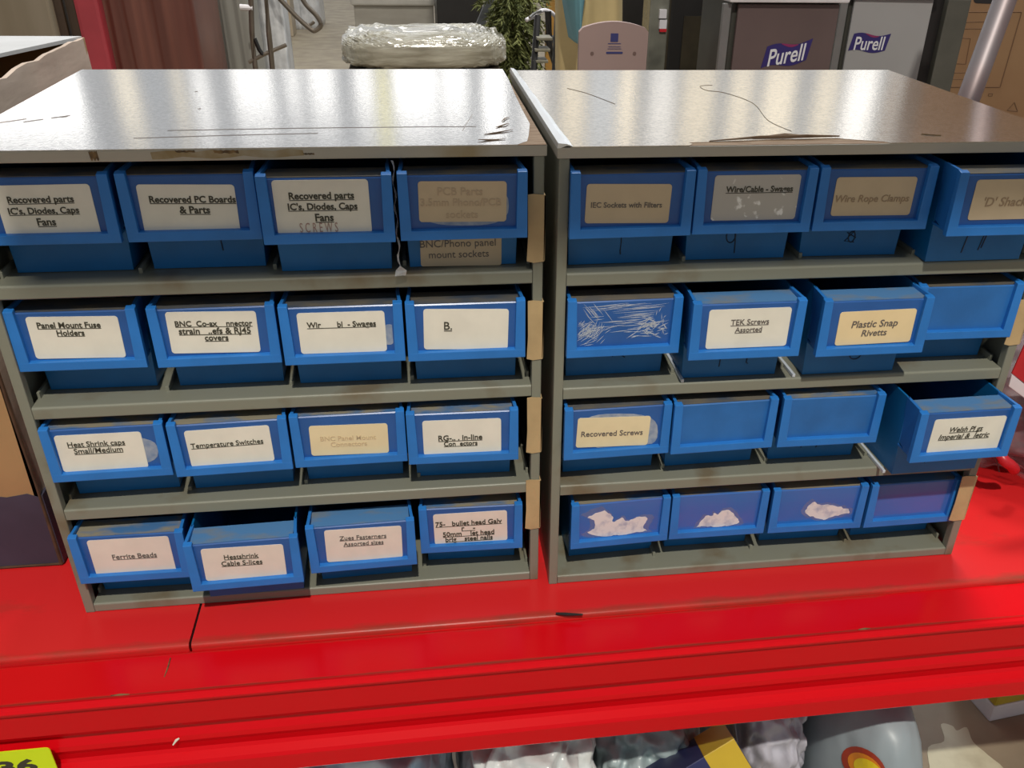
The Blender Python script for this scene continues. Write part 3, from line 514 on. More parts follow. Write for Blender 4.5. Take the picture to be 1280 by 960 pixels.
for key, e in BINS.items():
    c, row, k = key; x, y, a = e['p']
    if key == (2, 2, 4): x, a = 0.3868, -0.012
    if key == (1, 4, 4): a = -0.020
    base = Matrix.Identity(4) if c == 1 else Matrix.Translation((0.4602, -0.0097, 0)) @ Matrix.Rotation(-0.001, 4, 'Z')
    p = base @ Vector((x, y, SHELF[row]))
    rz = a + (0 if c == 1 else -0.001)
    t = thing('storage_bin', LABEL[key], 'bin', p, rz, 'blue bins in the %s cabinet' % ('left' if c == 1 else 'right'))
    instance('tray', ME['tray'], M['blue_body'], t)
    instance('front_frame', ME['frame'], M['blue'], t)
    hold = instance('label_holder', ME['ins'], M[PANEL.get(key, 'panel')], t)
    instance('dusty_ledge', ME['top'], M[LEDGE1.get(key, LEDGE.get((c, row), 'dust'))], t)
    for j, poly in enumerate(e.get('r', [])):
        bm = bmesh.new(); 
        if key[:2] == (2, 4):       # lobed blotch
            q = smooth_path([(px, 0, pz) for px, pz in poly+poly[:1]], 6)[:-1]
            poly = [(p_.x+0.0012*noise.noise(Vector((p_.x*300, p_.z*300, 1))), p_.z+0.0016*noise.noise(Vector((p_.x*280, p_.z*280, 5)))) for p_ in q]
        plate_xz(bm, [(min(max(px, -.0415), .0415), min(max(pz, .0425), .083)) for px, pz in poly], 0.00475, 0.0051)
        if key[:2] == (2, 4):
            hb = bmesh.new(); gx = sum(p_[0] for p_ in poly)/len(poly); gz = sum(p_[1] for p_ in poly)/len(poly)
            plate_xz(hb, [(min(max(gx+(px-gx)*1.22, -.041), .041), min(max(gz+(pz-gz)*1.30, .0428), .082)) for px, pz in poly], 0.00485, 0.0051)
            tag(obj('glue_residue', hb, M['halo'], t), 'faint smear around the glue')
        obj('glue_residue', bm, M['glue' if key[:2] == (2, 4) else 'gluethin'], t)
    if key == (2, 2, 1):
        bm = bmesh.new()
        def scr(cx, cz, n, sx, sz, l, ang, w=0.00022):
            for _ in range(n):
                px, pz = cx+random.gauss(0, sx), cz+random.gauss(0, sz); an = ang+random.gauss(0, .5 if l < .02 else .06); ll = l*random.uniform(.4, 1)
                dx, dz = math.cos(an)*ll/2, math.sin(an)*ll/2; nx, nz = -math.sin(an)*w, math.cos(an)*w
                q = [(px-dx, pz-dz), (px+nx, pz+nz), (px+dx, pz+dz), (px-nx, pz-nz)]
                if all(-.042 < u < .042 and .0425 < v < .083 for u, v in q): plate_xz(bm, q, 0.00480, 0.0051)
        scr(-0.031, 0.056, 120, 0.0065, 0.0055, 0.010, 0.6); scr(0.022, 0.058, 55, 0.009, 0.004, 0.014, 0.0, 0.00035); scr(0.0, 0.063, 22, 0.02, 0.003, 0.022, 0.05)
        scr(0.0, 0.076, 24, 0.025, 0.004, 0.05, 0.08, 0.00018); scr(-0.03, 0.076, 20, 0.006, 0.005, 0.02, -0.9); scr(0.036, 0.06, 14, 0.004, 0.01, 0.008, 1.2)
        obj('scratches', bm, M['scratch'], t)
    if 'c' in e:
        cx, cz, w, h, rot = e['c']
        bm = bmesh.new(); plate_xz(bm, rounded(w, h, 0.0026, 4, cx, cz, rot), 0.0044, 0.0050)
        cardo = obj('label_card', bm, M[CARD.get(key, 'card')], t)
        bm = bmesh.new()
        for (s, tx, tz, tw) in e['t']:
            if s.startswith('~'): continue
            tb, kk = text_mesh(s, width=tw, bold=BOLD.get(key, 0.008), shear=ITAL.get(key, 0.0))
            if key not in NOUL: box(tb, -tw/2, tw/2, -0.0001, 0.0002, -0.50*kk, -0.43*kk)
            mt = Matrix.Translation((tx, 0.0042, tz)) @ Matrix.Rotation(-rot, 4, 'Y')
            join(bm, tb, mt)
        obj('lettering', bm, M[INK.get(key, 'ink')], cardo)
        for (s, tx, tz, tw) in e['t']:
            if s.startswith('~'):
                bm, kk = text_mesh('S C R E W S', width=tw, height=0.0075, bold=-0.005)
                for v in bm.verts: v.co += Vector((tx, 0.0042, tz))
                tag(obj('handwriting', bm, M['pencil'], cardo), 'handwritten word in red pencil')
    if key == (1, 1, 4):
        bm = bmesh.new(); plate_xz(bm, rounded(0.0690, 0.0330, 0.0020, 4, -0.0015, 0.0170, -0.015), DY-0.0010, DY+0.0003)
        lc = tag(obj('label_card', bm, M['cardtan'], t), 'second tan label on the lower front')
        bm = bmesh.new()
        for s, tx, tz, tw in (('BNC/Phono panel', -0.004, 0.0205, 0.064), ('mount sockets', -0.0035, 0.0110, 0.051)):
            tb, kk = text_mesh(s, width=tw); join(bm, tb, Matrix.Translation((tx, DY-0.0012, tz)))
        obj('lettering', bm, M['inkgrey'], lc)
    if key in MARKS:
        bm = bmesh.new()
        for ln in MARKS[key]: tube(bm, [(px, DY-0.0002-0.0012*0+(-0.0022)*pz/0.0826*1.0, pz) for px, pz in ln], 0.00055, 6)
        obj('marker_writing', bm, M['marker'], t)

# three small metal plugs lying inside the pulled-out bin
for i, (dx, dy, rr) in enumerate(((-0.015, 0.075, 0.013), (0.012, 0.085, 0.011), (-0.002, 0.11, 0.012))):
    bm = bmesh.new(); n = 24
    prof = [(rr, 0.0), (rr, 0.006), (rr-0.0012, 0.0065), (rr-0.0022, 0.0022), (0.0001, 0.0022)]
    rings = [[bm.verts.new((r*math.cos(2*math.pi*j/n), r*math.sin(2*math.pi*j/n), z)) for j in range(n)] for r, z in prof]
    for a_, b_ in zip(rings, rings[1:]):
        for j in range(n): bm.faces.new((a_[j], a_[(j+1) % n], b_[(j+1) % n], b_[j]))
    bm.faces.new(rings[0][::-1]); bm.faces.new(rings[-1])
    tag(obj('core_plug', bm, M['steel'], loc=(0.4602+0.39+dx, -0.0097-0.0465+dy, SHELF[3]+0.0032)), 'grey metal cup plug lying inside the furthest pulled-out bin', 'plug', 'metal plugs in the open bin')

# crumpled clear strip hanging between two bins of the left cabinet, top row
bm = bmesh.new(); n = 22; rows = []
for i in range(n+1):
    z = 0.3395+(0.4330-0.3395)*i/n; xx = 0.3295+0.0010*math.sin(i*1.3); wv = 0.0006+0.0003*math.sin(i*2.1)
    if i < 2: wv = 0.0045
    rows.append([bm.verts.new((xx+s*wv, -0.0065+q+0.0010*math.sin(i*1.9+s), z)) for s, q in ((-1, 0), (1, 0), (1, 0.0005), (-1, 0.0005))])
for a_, b_ in zip(rows, rows[1:]):
    for k in range(4): bm.faces.new((a_[k], a_[(k+1) % 4], b_[(k+1) % 4], b_[k]))
bm.faces.new(rows[0][::-1]); bm.faces.new(rows[-1])
tag(obj('tape_strand', bm, M['clear']), 'crumpled strand of clear tape hanging between two top row bins', 'tape')

# ------------------------------------------------------------------ cardboard box left of the cabinets
M['cardboard'] = mat('brown_cardboard', (0.40, 0.245, 0.11), 0.8, color2=(0.30, 0.175, 0.08), vscale=9, bump=0.06, bscale=60)
M['card_daylit'] = mat('daylit_cardboard', (0.52, 0.42, 0.35), 0.8, color2=(0.42, 0.33, 0.27), vscale=10, bump=0.1, bscale=40, stretch=(1, 1, 6))  # side wall only: daylight on that face painted into the card
M['navy'] = mat('navy_print', (0.055, 0.052, 0.085), 0.6, var=0.3, vscale=12)
M['flapwhite'] = mat('white_lined_flap', (0.52, 0.53, 0.55), 0.7, var=0.1)
bx = thing('cardboard_box', 'worn open cardboard box with navy printed base beside the left cabinet', 'box', (0, 0, 0))
XR, XL, YF, YB, ZT = -0.0475, -0.55, 0.083, 0.555, 0.450
bm = bmesh.new()
# front wall, back wall, left wall, right wall, base as corrugated sheet 5 mm thick
zz = [0.001, 0.06, 0.13, 0.2, 0.27, 0.34, 0.40, ZT]
box(bm, XL, XR, YF, YF+0.005, 0.001, ZT-0.01); box(bm, XL, XR, YB-0.005, YB, 0.001, ZT+0.002); box(bm, XL, XL+0.005, YF, YB, 0.001, ZT); box(bm, XL, XR, YF, YB, 0.001, 0.006)
obj('box_wall', bm, M['cardboard'], bx)
bm = bmesh.new(); n = 30; rows = []
for i in range(n+1):
    yy = YF+(YB-YF)*i/n; top = ZT+0.002+0.004*noise.noise(Vector((yy*25, 1, 0))) - 0.004*math.exp(-((yy-0.28)/0.03)**2)
    col = []
    for j in range(9):
        z = 0.001+(top-0.001)*j/8; bul = 0.004*math.sin(math.pi*j/8)+0.0025*noise.noise(Vector((yy*12, z*12, 3)))
        col.append((XR+bul*0.6, yy, z))
    rows.append([bm.verts.new(p_) for p_ in col] + [bm.verts.new((p_[0]-0.005, p_[1], p_[2])) for p_ in col[::-1]])
for a_, b_ in zip(rows, rows[1:]):
    m_ = len(a_)
    for k in range(m_): bm.faces.new((a_[k], a_[(k+1) % m_], b_[(k+1) % m_], b_[k]))
bm.faces.new(rows[0][::-1]); bm.faces.new(rows[-1])
obj('side_wall', bm, M['card_daylit'], bx)
bm = bmesh.new(); jag = [(XR+0.0002, 0.003), (XR+0.0002, 0.086)] + [(XR-0.01*i, 0.088+0.004*random.random()-0.0003*i) for i in range(1, 14)] + [(-0.30, 0.085), (-0.30, 0.003)]
plate_xz(bm, jag, YF-0.0006, YF+0.0002); box(bm, XR+0.0005, XR+0.0040, YF-0.0006, YB-0.05, 0.003, 0.088)
tag(obj('printed_band', bm, M['navy'], bx), 'navy printed band along the bottom')
bm = bmesh.new()
tube(bm, [(XR+0.001, YF-0.001, 0.002), (XR+0.0016, YF-0.0012, 0.1), (XR+0.0008, YF-0.001, 0.19), (XR+0.0016, YF-0.001, 0.30), (XR, YF-0.001, 0.44)], [0.0022, 0.0014, 0.002, 0.0014, 0.002], 6)
tube(bm, [(XR, YF-0.001, 0.002), (-0.2, YF-0.001, 0.002)], 0.0015, 6)
tag(obj('worn_edge', bm, mat('dark_worn_edge', (0.10, 0.05, 0.025), 0.9, var=0.5, vscale=60), bx), 'dark worn corner edge')
# flaps
bm = bmesh.new(); hexa(bm, [(XL, YB-0.004, ZT), (XR-0.002, YB-0.004, ZT), (XR-0.055, YB-0.13, ZT-0.003), (XL, YB-0.16, ZT-0.004), (XL, YB-0.004, ZT+0.004), (XR-0.002, YB-0.004, ZT+0.004), (XR-0.055, YB-0.13, ZT+0.001), (XL, YB-0.16, ZT)])
tag(obj('flap', bm, M['flapwhite'], bx), 'pale back flap')
bm = bmesh.new(); hexa(bm, [(XL, YF+0.002, ZT-0.014), (XR-0.07, YF+0.002, ZT-0.014), (XR-0.022, YF+0.25, ZT+0.004), (XL, YF+0.33, ZT+0.016), (XL, YF+0.002, ZT-0.010), (XR-0.07, YF+0.002, ZT-0.010), (XR-0.022, YF+0.25, ZT+0.008), (XL, YF+0.33, ZT+0.020)])
obj('flap', bm, M['cardboard'], bx)
# ------------------------------------------------------------------ plastic bag of red parts right of the right cabinet
M['bag'] = mat('clear_bag_film', (0.60, 0.55, 0.60), 0.12, alpha=0.26, var=0.4, vscale=14, spec=0.8, bump=0.3, bscale=30)
M['redpart'] = mat('red_plastic', (0.55, 0.02, 0.03), 0.35, var=0.2)
M['whiteplas'] = mat('white_plastic', (0.70, 0.68, 0.72), 0.4, var=0.1)
bag = thing('plastic_bag', 'clear zip bag with red and white printed header, right of the right cabinet', 'bag', (1.14, 0.25, 0.0))
bm = bmesh.new(); blob(bm, (0.0, 0.0, 0.115), (0.165, 0.20, 0.128), 5, 0.08, 3.5, 4.0, 0.001, 0.35, 0.7); obj('film', bm, M['bag'], bag, smooth=True)
bm = bmesh.new(); blob(bm, (0.0, 0.0, 0.10), (0.152, 0.186, 0.112), 5, 0.10, 4.5, 8.0, 0.004, 0.3); tag(obj('contents', bm, mat('dark_violet_parts', (0.16, 0.11, 0.13), 0.5, color2=(0.30, 0.20, 0.22), vscale=22, bump=0.4, bscale=40), bag, smooth=True), 'dark violet contents seen through the film')
bo_ = Vector(bag.location)
bm = bmesh.new(); tube(bm, smooth_path([at_y(u_, v_, y_)-bo_ for u_, v_, y_ in ((1249, 568, 0.085), (1256, 576, 0.078), (1264, 582, 0.078), (1268, 587, 0.085))]), 0.0065, 12); tag(obj('red_cap', bm, M['redpart'], bag, smooth=True), 'red plastic piece in the bag')
bm = bmesh.new(); tube(bm, smooth_path([at_y(u_, v_, 0.08)-bo_ for u_, v_ in ((1243, 570), (1247, 580), (1249, 590))]), 0.0008, 6); obj('wire', bm, M['black'], bag)
def px_plate(nm, px_, y_, th, m):
    F_ = [at_y(u_, v_, y_)-bo_ for u_, v_ in px_]; bm = bmesh.new(); hexa(bm, [F_[3], F_[2], F_[2]+Vector((0, th, 0)), F_[3]+Vector((0, th, 0)), F_[0], F_[1], F_[1]+Vector((0, th, 0)), F_[0]+Vector((0, th, 0))], 0.0006); return obj(nm, bm, m, bag)
px_plate('zip_strip', ((1265, 468), (1330, 519), (1330, 534), (1261, 483)), 0.060, 0.002, M['whiteplas'])
hc_ = px_plate('header_card', ((1281, 431), (1335, 440), (1330, 516), (1265, 467)), 0.061, 0.002, M['redpart'])
# ------------------------------------------------------------------ hall: floor, window wall, roof
FZ = -0.50
M['concrete'] = mat('concrete_floor', (0.37, 0.31, 0.215), 0.55, color2=(0.20, 0.16, 0.11), vscale=7.0, detail=10, thresh=(0.25, 0.75), bump=0.1, bscale=30)
bm = bmesh.new(); box(bm, -16, 20, -6, 18, FZ-0.1, FZ); tag(obj('floor', bm, M['concrete']), kind='structure')
M['wallgrey'] = mat('grey_cladding', (0.22, 0.22, 0.22), 0.7, var=0.2, vscale=1.5)
M['added_glow'] = mat('cladding_with_added_glow', (0.4, 0.4, 0.4), 0.7)
_p = M['added_glow'].node_tree.nodes['Principled BSDF']; _p.inputs['Emission Color'].default_value = (0.95, 0.97, 1.0, 1); _p.inputs['Emission Strength'].default_value = 0.30  # even glow added to wall and window frames to lift the cabinet-top reflections
bm = bmesh.new(); box(bm, -16, 20, 16.3, 16.6, FZ, 8.3); tag(obj('wall_back', bm, M['added_glow']), kind='structure')
bm = bmesh.new(); box(bm, -16, 20, 3.0, 16.6, 8.3, 8.5); tag(obj('ceiling', bm, mat('dark_roof', (0.10, 0.10, 0.10), 0.8, var=0.2))); bpy.data.objects['ceiling']['kind'] = 'structure'
# tall panes in the far wall: their light streaks across the cabinet tops
COOL, WARM, NEUT = (0.92, 0.96, 1.0), (1.0, 0.90, 0.72), (1.0, 0.98, 0.94)
PANES = [(-8.2, -5.05, 3.75, 2.6, NEUT), (-4.50, -4.15, 3.9, 1.3, WARM), (-4.05, -3.68, 3.3, 0.55, COOL), (-3.58, -3.40, 4.0, 1.1, WARM), (-3.27, -3.0, 4.0, 1.5, NEUT), (-2.62, -1.95, 3.55, 2.1, NEUT), (-1.76, -1.50, 3.5, 1.8, NEUT),
         (-1.36, -0.92, 3.5, 2.1, NEUT), (-0.60, -0.28, 3.55, 2.0, NEUT), (-0.22, -0.02, 4.4, 1.15, (1.0, 0.93, 0.55)), (0.06, 0.80, 3.6, 2.3, NEUT), (0.88, 1.34, 3.6, 2.1, NEUT), (1.60, 2.0, 4.0, 2.2, NEUT),
         (2.25, 2.72, 4.5, 1.25, NEUT), (2.98, 3.42, 4.5, 1.15, WARM), (3.5, 3.98, 4.6, 0.85, COOL), (4.04, 4.32, 4.6, 1.45, WARM), (4.60, 5.05, 4.6, 1.20, NEUT), (5.20, 5.80, 4.6, 1.10, WARM), (6.08, 6.50, 4.6, 1.2, WARM),
         (6.72, 7.32, 4.6, 1.3, WARM), (7.70, 8.15, 4.6, 1.15, WARM), (8.3, 8.90, 4.6, 1.7, NEUT), (9.05, 9.40, 4.6, 0.5, (1.0, 0.82, 0.66)), (9.65, 10.15, 4.6, 1.4, COOL), (10.28, 10.60, 4.6, 1.8, WARM), (11.3, 13.0, 4.6, 1.6, COOL)]
for i, (x0, x1, zt, s, c) in enumerate(PANES):
    bm = bmesh.new(); box(bm, x0, x1, 16.22, 16.28, 2.55, zt)
    tag(obj('window_%d' % (i+1), bm, emit('daylit_pane_%d' % i, c, s)), kind='structure')
    bm = bmesh.new(); xm = (x0+x1)/2
    for a_, b_, c_, d_ in ((x0-0.05, x0, 2.5, zt+0.05), (x1, x1+0.05, 2.5, zt+0.05), (x0, x1, 2.5, 2.55), (x0, x1, zt, zt+0.05)): box(bm, a_, b_, 16.15, 16.3, c_, d_)
    obj('window_frame', bm, M['added_glow'], bpy.data.objects['window_%d' % (i+1)])
n0 = len(PANES)
for i, (x0, x1, y0, y1, s) in enumerate(((-6.5, -4.4, 4, 15, 1.5), (-3.3, -2.4, 4, 15, 1.8), (-1.3, 0.35, 4, 15, 2.0), (0.7, 3.4, 4, 15, 1.4), (3.9, 6.5, 4, 15, 1.2))):
    bm = bmesh.new(); box(bm, x0, x1, y0, y1, 8.22, 8.29)
    tag(obj('window_%d' % (n0+i+1), bm, emit('roof_light_%d' % i, COOL, s)), kind='structure')
# unseen steel beam added above the camera to shade the top row of bins
bm = bmesh.new(); box(bm, 0.115, 4.2, -0.78, -0.60, 1.395, 1.80, 0.01); box(bm, 4.1, 4.3, -0.80, -0.58, FZ, 1.80)
tag(obj('added_shade_beam', bm, M['wallgrey']), kind='structure')

# ------------------------------------------------------------------ things behind the cabinets, standing on the hall floor
def seg_box(name, label, cat, u0, u1, vtop, y, depth, m, zbot=FZ, bev=0.01, vref=60, wavy=0.0, seed=0.0, thing_=True, nx=24):
    a, b = at_y(u0, vref, y), at_y(u1, vref, y); zt = at_y((u0+u1)/2, vtop, y).z if vtop is not None else 1.0
    t = thing(name, label, cat, ((a.x+b.x)/2, y, zbot)); w = b.x-a.x
    bm = bmesh.new()
    if not wavy: box(bm, -w/2, w/2, 0, depth, 0.0, zt-zbot, bev)
    else:
        nz = 10; loops = []
        for j in range(nz+1):
            z = (zt-zbot)*j/nz; ring = []
            per = [(-w/2+w*i/nx, 0) for i in range(nx)] + [(w/2, depth*i/6) for i in range(6)] + [(w/2-w*i/nx, depth) for i in range(nx)] + [(-w/2, depth-depth*i/6) for i in range(6)]
            for px, py in per:
                q = noise.noise(Vector((px*9/w*1.2+seed, z*0.8, py*4)))+0.5*noise.noise(Vector((px*22/w+seed, z*1.6, py*9)))
                ring.append(bm.verts.new((px*(1+wavy*0.25*q), py-wavy*w*0.5*q, z)))
            loops.append(ring)
        for r0_, r1_ in zip(loops, loops[1:]):
            m_ = len(r0_)
            for k in range(m_): bm.faces.new((r0_[k], r0_[(k+1) % m_], r1_[(k+1) % m_], r1_[k]))
        bm.faces.new(loops[0][::-1]); bm.faces.new(loops[-1])
    return t, bm, w, zt-zbot
# left: plywood stack, uprights, red-brown and grey wrapped bundles
t, bm, w, h = seg_box('plywood_sheet', 'large upright beige board at the far left behind the cardboard box', 'board', -260, 74, -60, 3.3, 0.06, None)
obj('board', bm, mat('beige_board', (0.25, 0.205, 0.15), 0.6, color2=(0.19, 0.15, 0.10), vscale=3, stretch=(3, 1, 0.3)), t)
for u, lab in ((76, 'dark brown upright post at the edge of the beige board'), (91, 'dark brown upright post next to the red bundle')):
    t, bm, w, h = seg_box('rack_post', lab, 'post', u-6, u+6, -60, 3.1, 0.05, None, vref=25); obj('post', bm, mat('dark_brown_post', (0.045, 0.024, 0.012), 0.5, var=0.2), t)
t, bm, w, h = seg_box('pale_board', 'narrow pale strip of board between two dark posts', 'board', 80, 105, -60, 3.35, 0.04, None); obj('board', bm, mat('pale_strip', (0.27, 0.21, 0.15), 0.6, var=0.1), t)
t, bm, w, h = seg_box('wrapped_bundle', 'tall bundle in red-brown plastic wrap behind the left cabinet', 'bundle', 116, 246, -60, 2.7, 0.5, None, wavy=0.10, seed=3.0, nx=40)
obj('wrap', bm, mat('red_brown_film', (0.165, 0.062, 0.045), 0.35, color2=(0.10, 0.032, 0.024), vscale=5, stretch=(4, 1, 0.25), thresh=(0.3, 0.7), bump=0.2, bscale=12), t, smooth=True)
bm = bmesh.new(); box(bm, -w/2-0.016, -w/2+0.060, -0.045, 0.02, 0.0, h*0.995, 0.012); tag(obj('red_edge', bm, mat('red_fabric', (0.36, 0.035, 0.05), 0.5, var=0.2, vscale=8), t), 'bright red edge')
t, bm, w, h = seg_box('wrapped_bundle', 'tall bundle in pale grey film between the red bundle and metal frames', 'bundle', 238, 316, -60, 3.35, 0.3, None, wavy=0.09, seed=9.0, nx=30)
obj('wrap', bm, mat('grey_film', (0.27, 0.265, 0.24), 0.3, color2=(0.215, 0.21, 0.19), vscale=2.5, stretch=(3, 1, 0.4), thresh=(0.3, 0.7), bump=0.25, bscale=10), t, smooth=True)
# bubble wrapped slab and beige panel with tubular frames in front
M['bubble'] = mat('bubble_wrap', (0.62, 0.63, 0.65), 0.3, color2=(0.42, 0.43, 0.45), vscale=14, bump=0.8, bscale=60)
t, bm, w, h = seg_box('bubble_wrapped_slab', 'upright slab in white bubble wrap behind the tubular frames', 'parcel', 300, 358, -40, 4.0, 0.25, None, wavy=0.2, seed=5.0); obj('bubble_wrap', bm, M['bubble'], t, smooth=True)
yq = at_z(388, 37, FZ).y
t, bm, w, h = seg_box('bubble_wrapped_parcel', 'bubble wrapped parcel on the far floor above the bent tube end', 'parcel', 371, 404, -40, yq, 0.6, None, wavy=0.2, seed=7.0); obj('bubble_wrap', bm, M['bubble'], t, smooth=True)
yq = at_z(358, 46, FZ).y
t, bm, w, h = seg_box('beige_panel', 'beige upright panel between the two bubble wrapped parcels', 'panel', 345, 369, -40, yq, 0.3, None); obj('panel', bm, mat('beige_panel', (0.40, 0.33, 0.24), 0.5, var=0.1, vscale=6), t)
M['tubing'] = mat('grey_tubing', (0.20, 0.17, 0.14), 0.35, metal=0.6, var=0.2)
t = thing('tubular_frame', 'upright tubular metal frame in front of the bubble wrapped slab', 'frame', (0, 0, 0))
YT = 3.1
for pts_, nm in (([(313, -20), (315, 40), (319, 82)], 'upright'), ([(331, -20), (336, 40), (341, 90)], 'upright')):
    P = [at_y(u, v, YT) for u, v in pts_]; e_ = P[-1]+(P[-1]-P[0]).normalized()*0.0; P.append(Vector((e_.x, YT, FZ)))
    bm = bmesh.new(); tube(bm, P, 0.010, 10); obj(nm, bm, M['tubing'], t)
bm = bmesh.new(); tube(bm, [at_y(311, 78, YT), at_y(330, 68, YT), at_y(358, 56, YT)], 0.007, 8); obj('foot_bar', bm, M['tubing'], t)
bm = bmesh.new(); tube(bm, [at_y(300, 9, YT), at_y(316, 10, YT)], 0.011, 10); obj('cross_bar', bm, M['whiteplas'], t)
bm = bmesh.new(); tube(bm, [at_y(318, 48, YT), at_y(324, 62, YT), at_y(329, 69, YT)], 0.008, 8); obj('brace', bm, M['black'], t)
t = thing('chair_frame', 'bent tubular chair frame with a pointed loop end beside the tiled gap', 'chair frame', (0, 0, 0))
bm = bmesh.new(); tube(bm, smooth_path([at_y(340, -12, 3.8), at_y(370, 20, 3.8), at_y(388, 36, 3.8), at_y(394, 38, 3.8), at_y(401, 31, 3.8), at_y(396, 20, 3.8), at_y(382, 5, 3.8), at_y(372, -12, 3.8)]), 0.0105, 10); obj('loop', bm, M['tubing'], t, smooth=True)
bm = bmesh.new(); tube(bm, smooth_path([at_y(372, 22, 3.85), at_y(385, 31, 3.85), at_y(393, 27, 3.85)]), 0.007, 8); obj('inner_loop', bm, M['tubing'], t, smooth=True)
bm = bmesh.new(); a_ = at_y(340, -12, 3.8); b_ = at_y(372, -12, 3.8)
for q in (a_, b_): tube(bm, [q, q+Vector((-0.1, 0.1, 0.25)), Vector((q.x-0.25, q.y+0.15, q.z+0.2)), Vector((q.x-0.3, q.y+0.1, FZ))], 0.010, 10)
obj('legs', bm, M['tubing'], t, smooth=True)
# centre: wrapped crate, black cabinet, wrapped pallet load
t, bm, w, h = seg_box('wrapped_crate', 'pale film-wrapped crate with flat lid at the top centre', 'crate', 444, 543, 2, 8.0, 0.8, None, vref=30)
obj('wrap', bm, mat('pale_film_crate', (0.34, 0.32, 0.28), 0.35, color2=(0.27, 0.25, 0.215), vscale=3, stretch=(1, 1, 3), bump=0.3, bscale=8), t)
bm = bmesh.new(); box(bm, -w/2-0.02, w/2+0.02, -0.03, 0.83, h-0.03, h+0.03, 0.015); obj('lid', bm, mat('lid_film', (0.42, 0.40, 0.36), 0.35, var=0.2, vscale=5), t)
t, bm, w, h = seg_box('black_cabinet', 'black glossy cabinet right of the pale wrapped crate', 'cabinet', 548, 604, -40, 7.2, 0.6, None); obj('body', bm, M['black'], t)
bm = bmesh.new()
for (px, pz, ww) in ((-0.12, h-0.45, 0.06), (0.02, h-0.5, 0.03), (-0.1, h-0.56, 0.09)): box(bm, px-ww, px+ww, -0.01, 0.0, pz, pz+0.012)
obj('trim_strip', bm, M['steel'], t)
bm = bmesh.new(); p0, p1 = at_y(546, 47, 6.4), at_y(592, 44, 6.4); hexa(bm, [(p0.x, 6.4, p0.z-0.03), (p1.x, 6.4, p1.z-0.03), (p1.x, 6.7, p1.z-0.03), (p0.x, 6.7, p0.z-0.03), (p0.x, 6.4, p0.z), (p1.x, 6.4, p1.z), (p1.x, 6.7, p1.z), (p0.x, 6.7, p0.z)])
box(bm, p0.x, p0.x+0.05, 6.42, 6.68, FZ, p0.z-0.03); box(bm, p1.x-0.05, p1.x, 6.42, 6.68, FZ, p1.z-0.03)
tag(obj('low_bench', bm, mat('pale_wood', (0.45, 0.36, 0.24), 0.6, var=0.15)), 'thin pale plank bench in front of the black cabinet', 'bench')
t = thing('wrapped_pallet_load', 'flat bundle in crinkled clear film on a stack behind the left cabinet', 'pallet load', (0, 0, 0))
YP = 4.2; a_, b_ = at_y(424, 64, YP), at_y(636, 64, YP); zt_, zb_ = at_y(530, 48, YP).z, at_y(530, 90, YP).z
M['cling'] = mat('crinkled_film', (0.42, 0.40, 0.33), 0.12, color2=(0.22, 0.20, 0.15), vscale=7, stretch=(0.7, 1, 5), bump=0.7, bscale=24, spec=0.9, coat=0.6)
bm = bmesh.new(); t2 = bmesh.new(); bmesh.ops.create_icosphere(t2, subdivisions=6, radius=1.0)
for v in t2.verts:
    n_ = v.co; s = Vector([math.copysign(abs(k_)**0.45, k_) for k_ in n_]); q = Vector((n_.x*9, n_.y*6, n_.z*5))
    d_ = 0.09*noise.noise(q*0.6)-0.05*abs(noise.noise(q*1.6))-0.025*abs(noise.noise(q*3.7))+0.03+0.012*abs(noise.noise(Vector((q.x*2, q.y*4, q.z*12))))
    v.co = Vector(((a_.x+b_.x)/2+s.x*(b_.x-a_.x)/2*(1+d_*0.5), YP+0.35+s.y*0.33, (zt_+zb_)/2+s.z*(zt_-zb_)/2*(1+d_*3.0)))
join(bm, t2); obj('film', bm, M['cling'], t)
bm = bmesh.new(); box(bm, a_.x+0.03, b_.x-0.03, YP+0.06, YP+0.64, FZ, zb_, 0.01); tag(obj('stack', bm, mat('brown_stack', (0.16, 0.13, 0.10), 0.7, var=0.3), t), 'brown stack under the film')
t = thing('leaning_board', 'dark grey leaning board left of the conifer', 'panel', (0, 0, 0)); YD = 6.0
P = [at_y(u, v, YD) for u, v in ((588, 48), (600, 48), (622, -10), (612, -10))]
bm = bmesh.new(); plate_xz(bm, [(p_.x, p_.z) for p_ in P], YD, YD+0.05); obj('panel', bm, mat('dark_grey_panel', (0.055, 0.058, 0.062), 0.4, var=0.2), t)
bm = bmesh.new(); box(bm, P[0].x, P[1].x, YD, YD+0.3, FZ, P[0].z+0.01, 0.005); obj('foot', bm, M['black'], t)
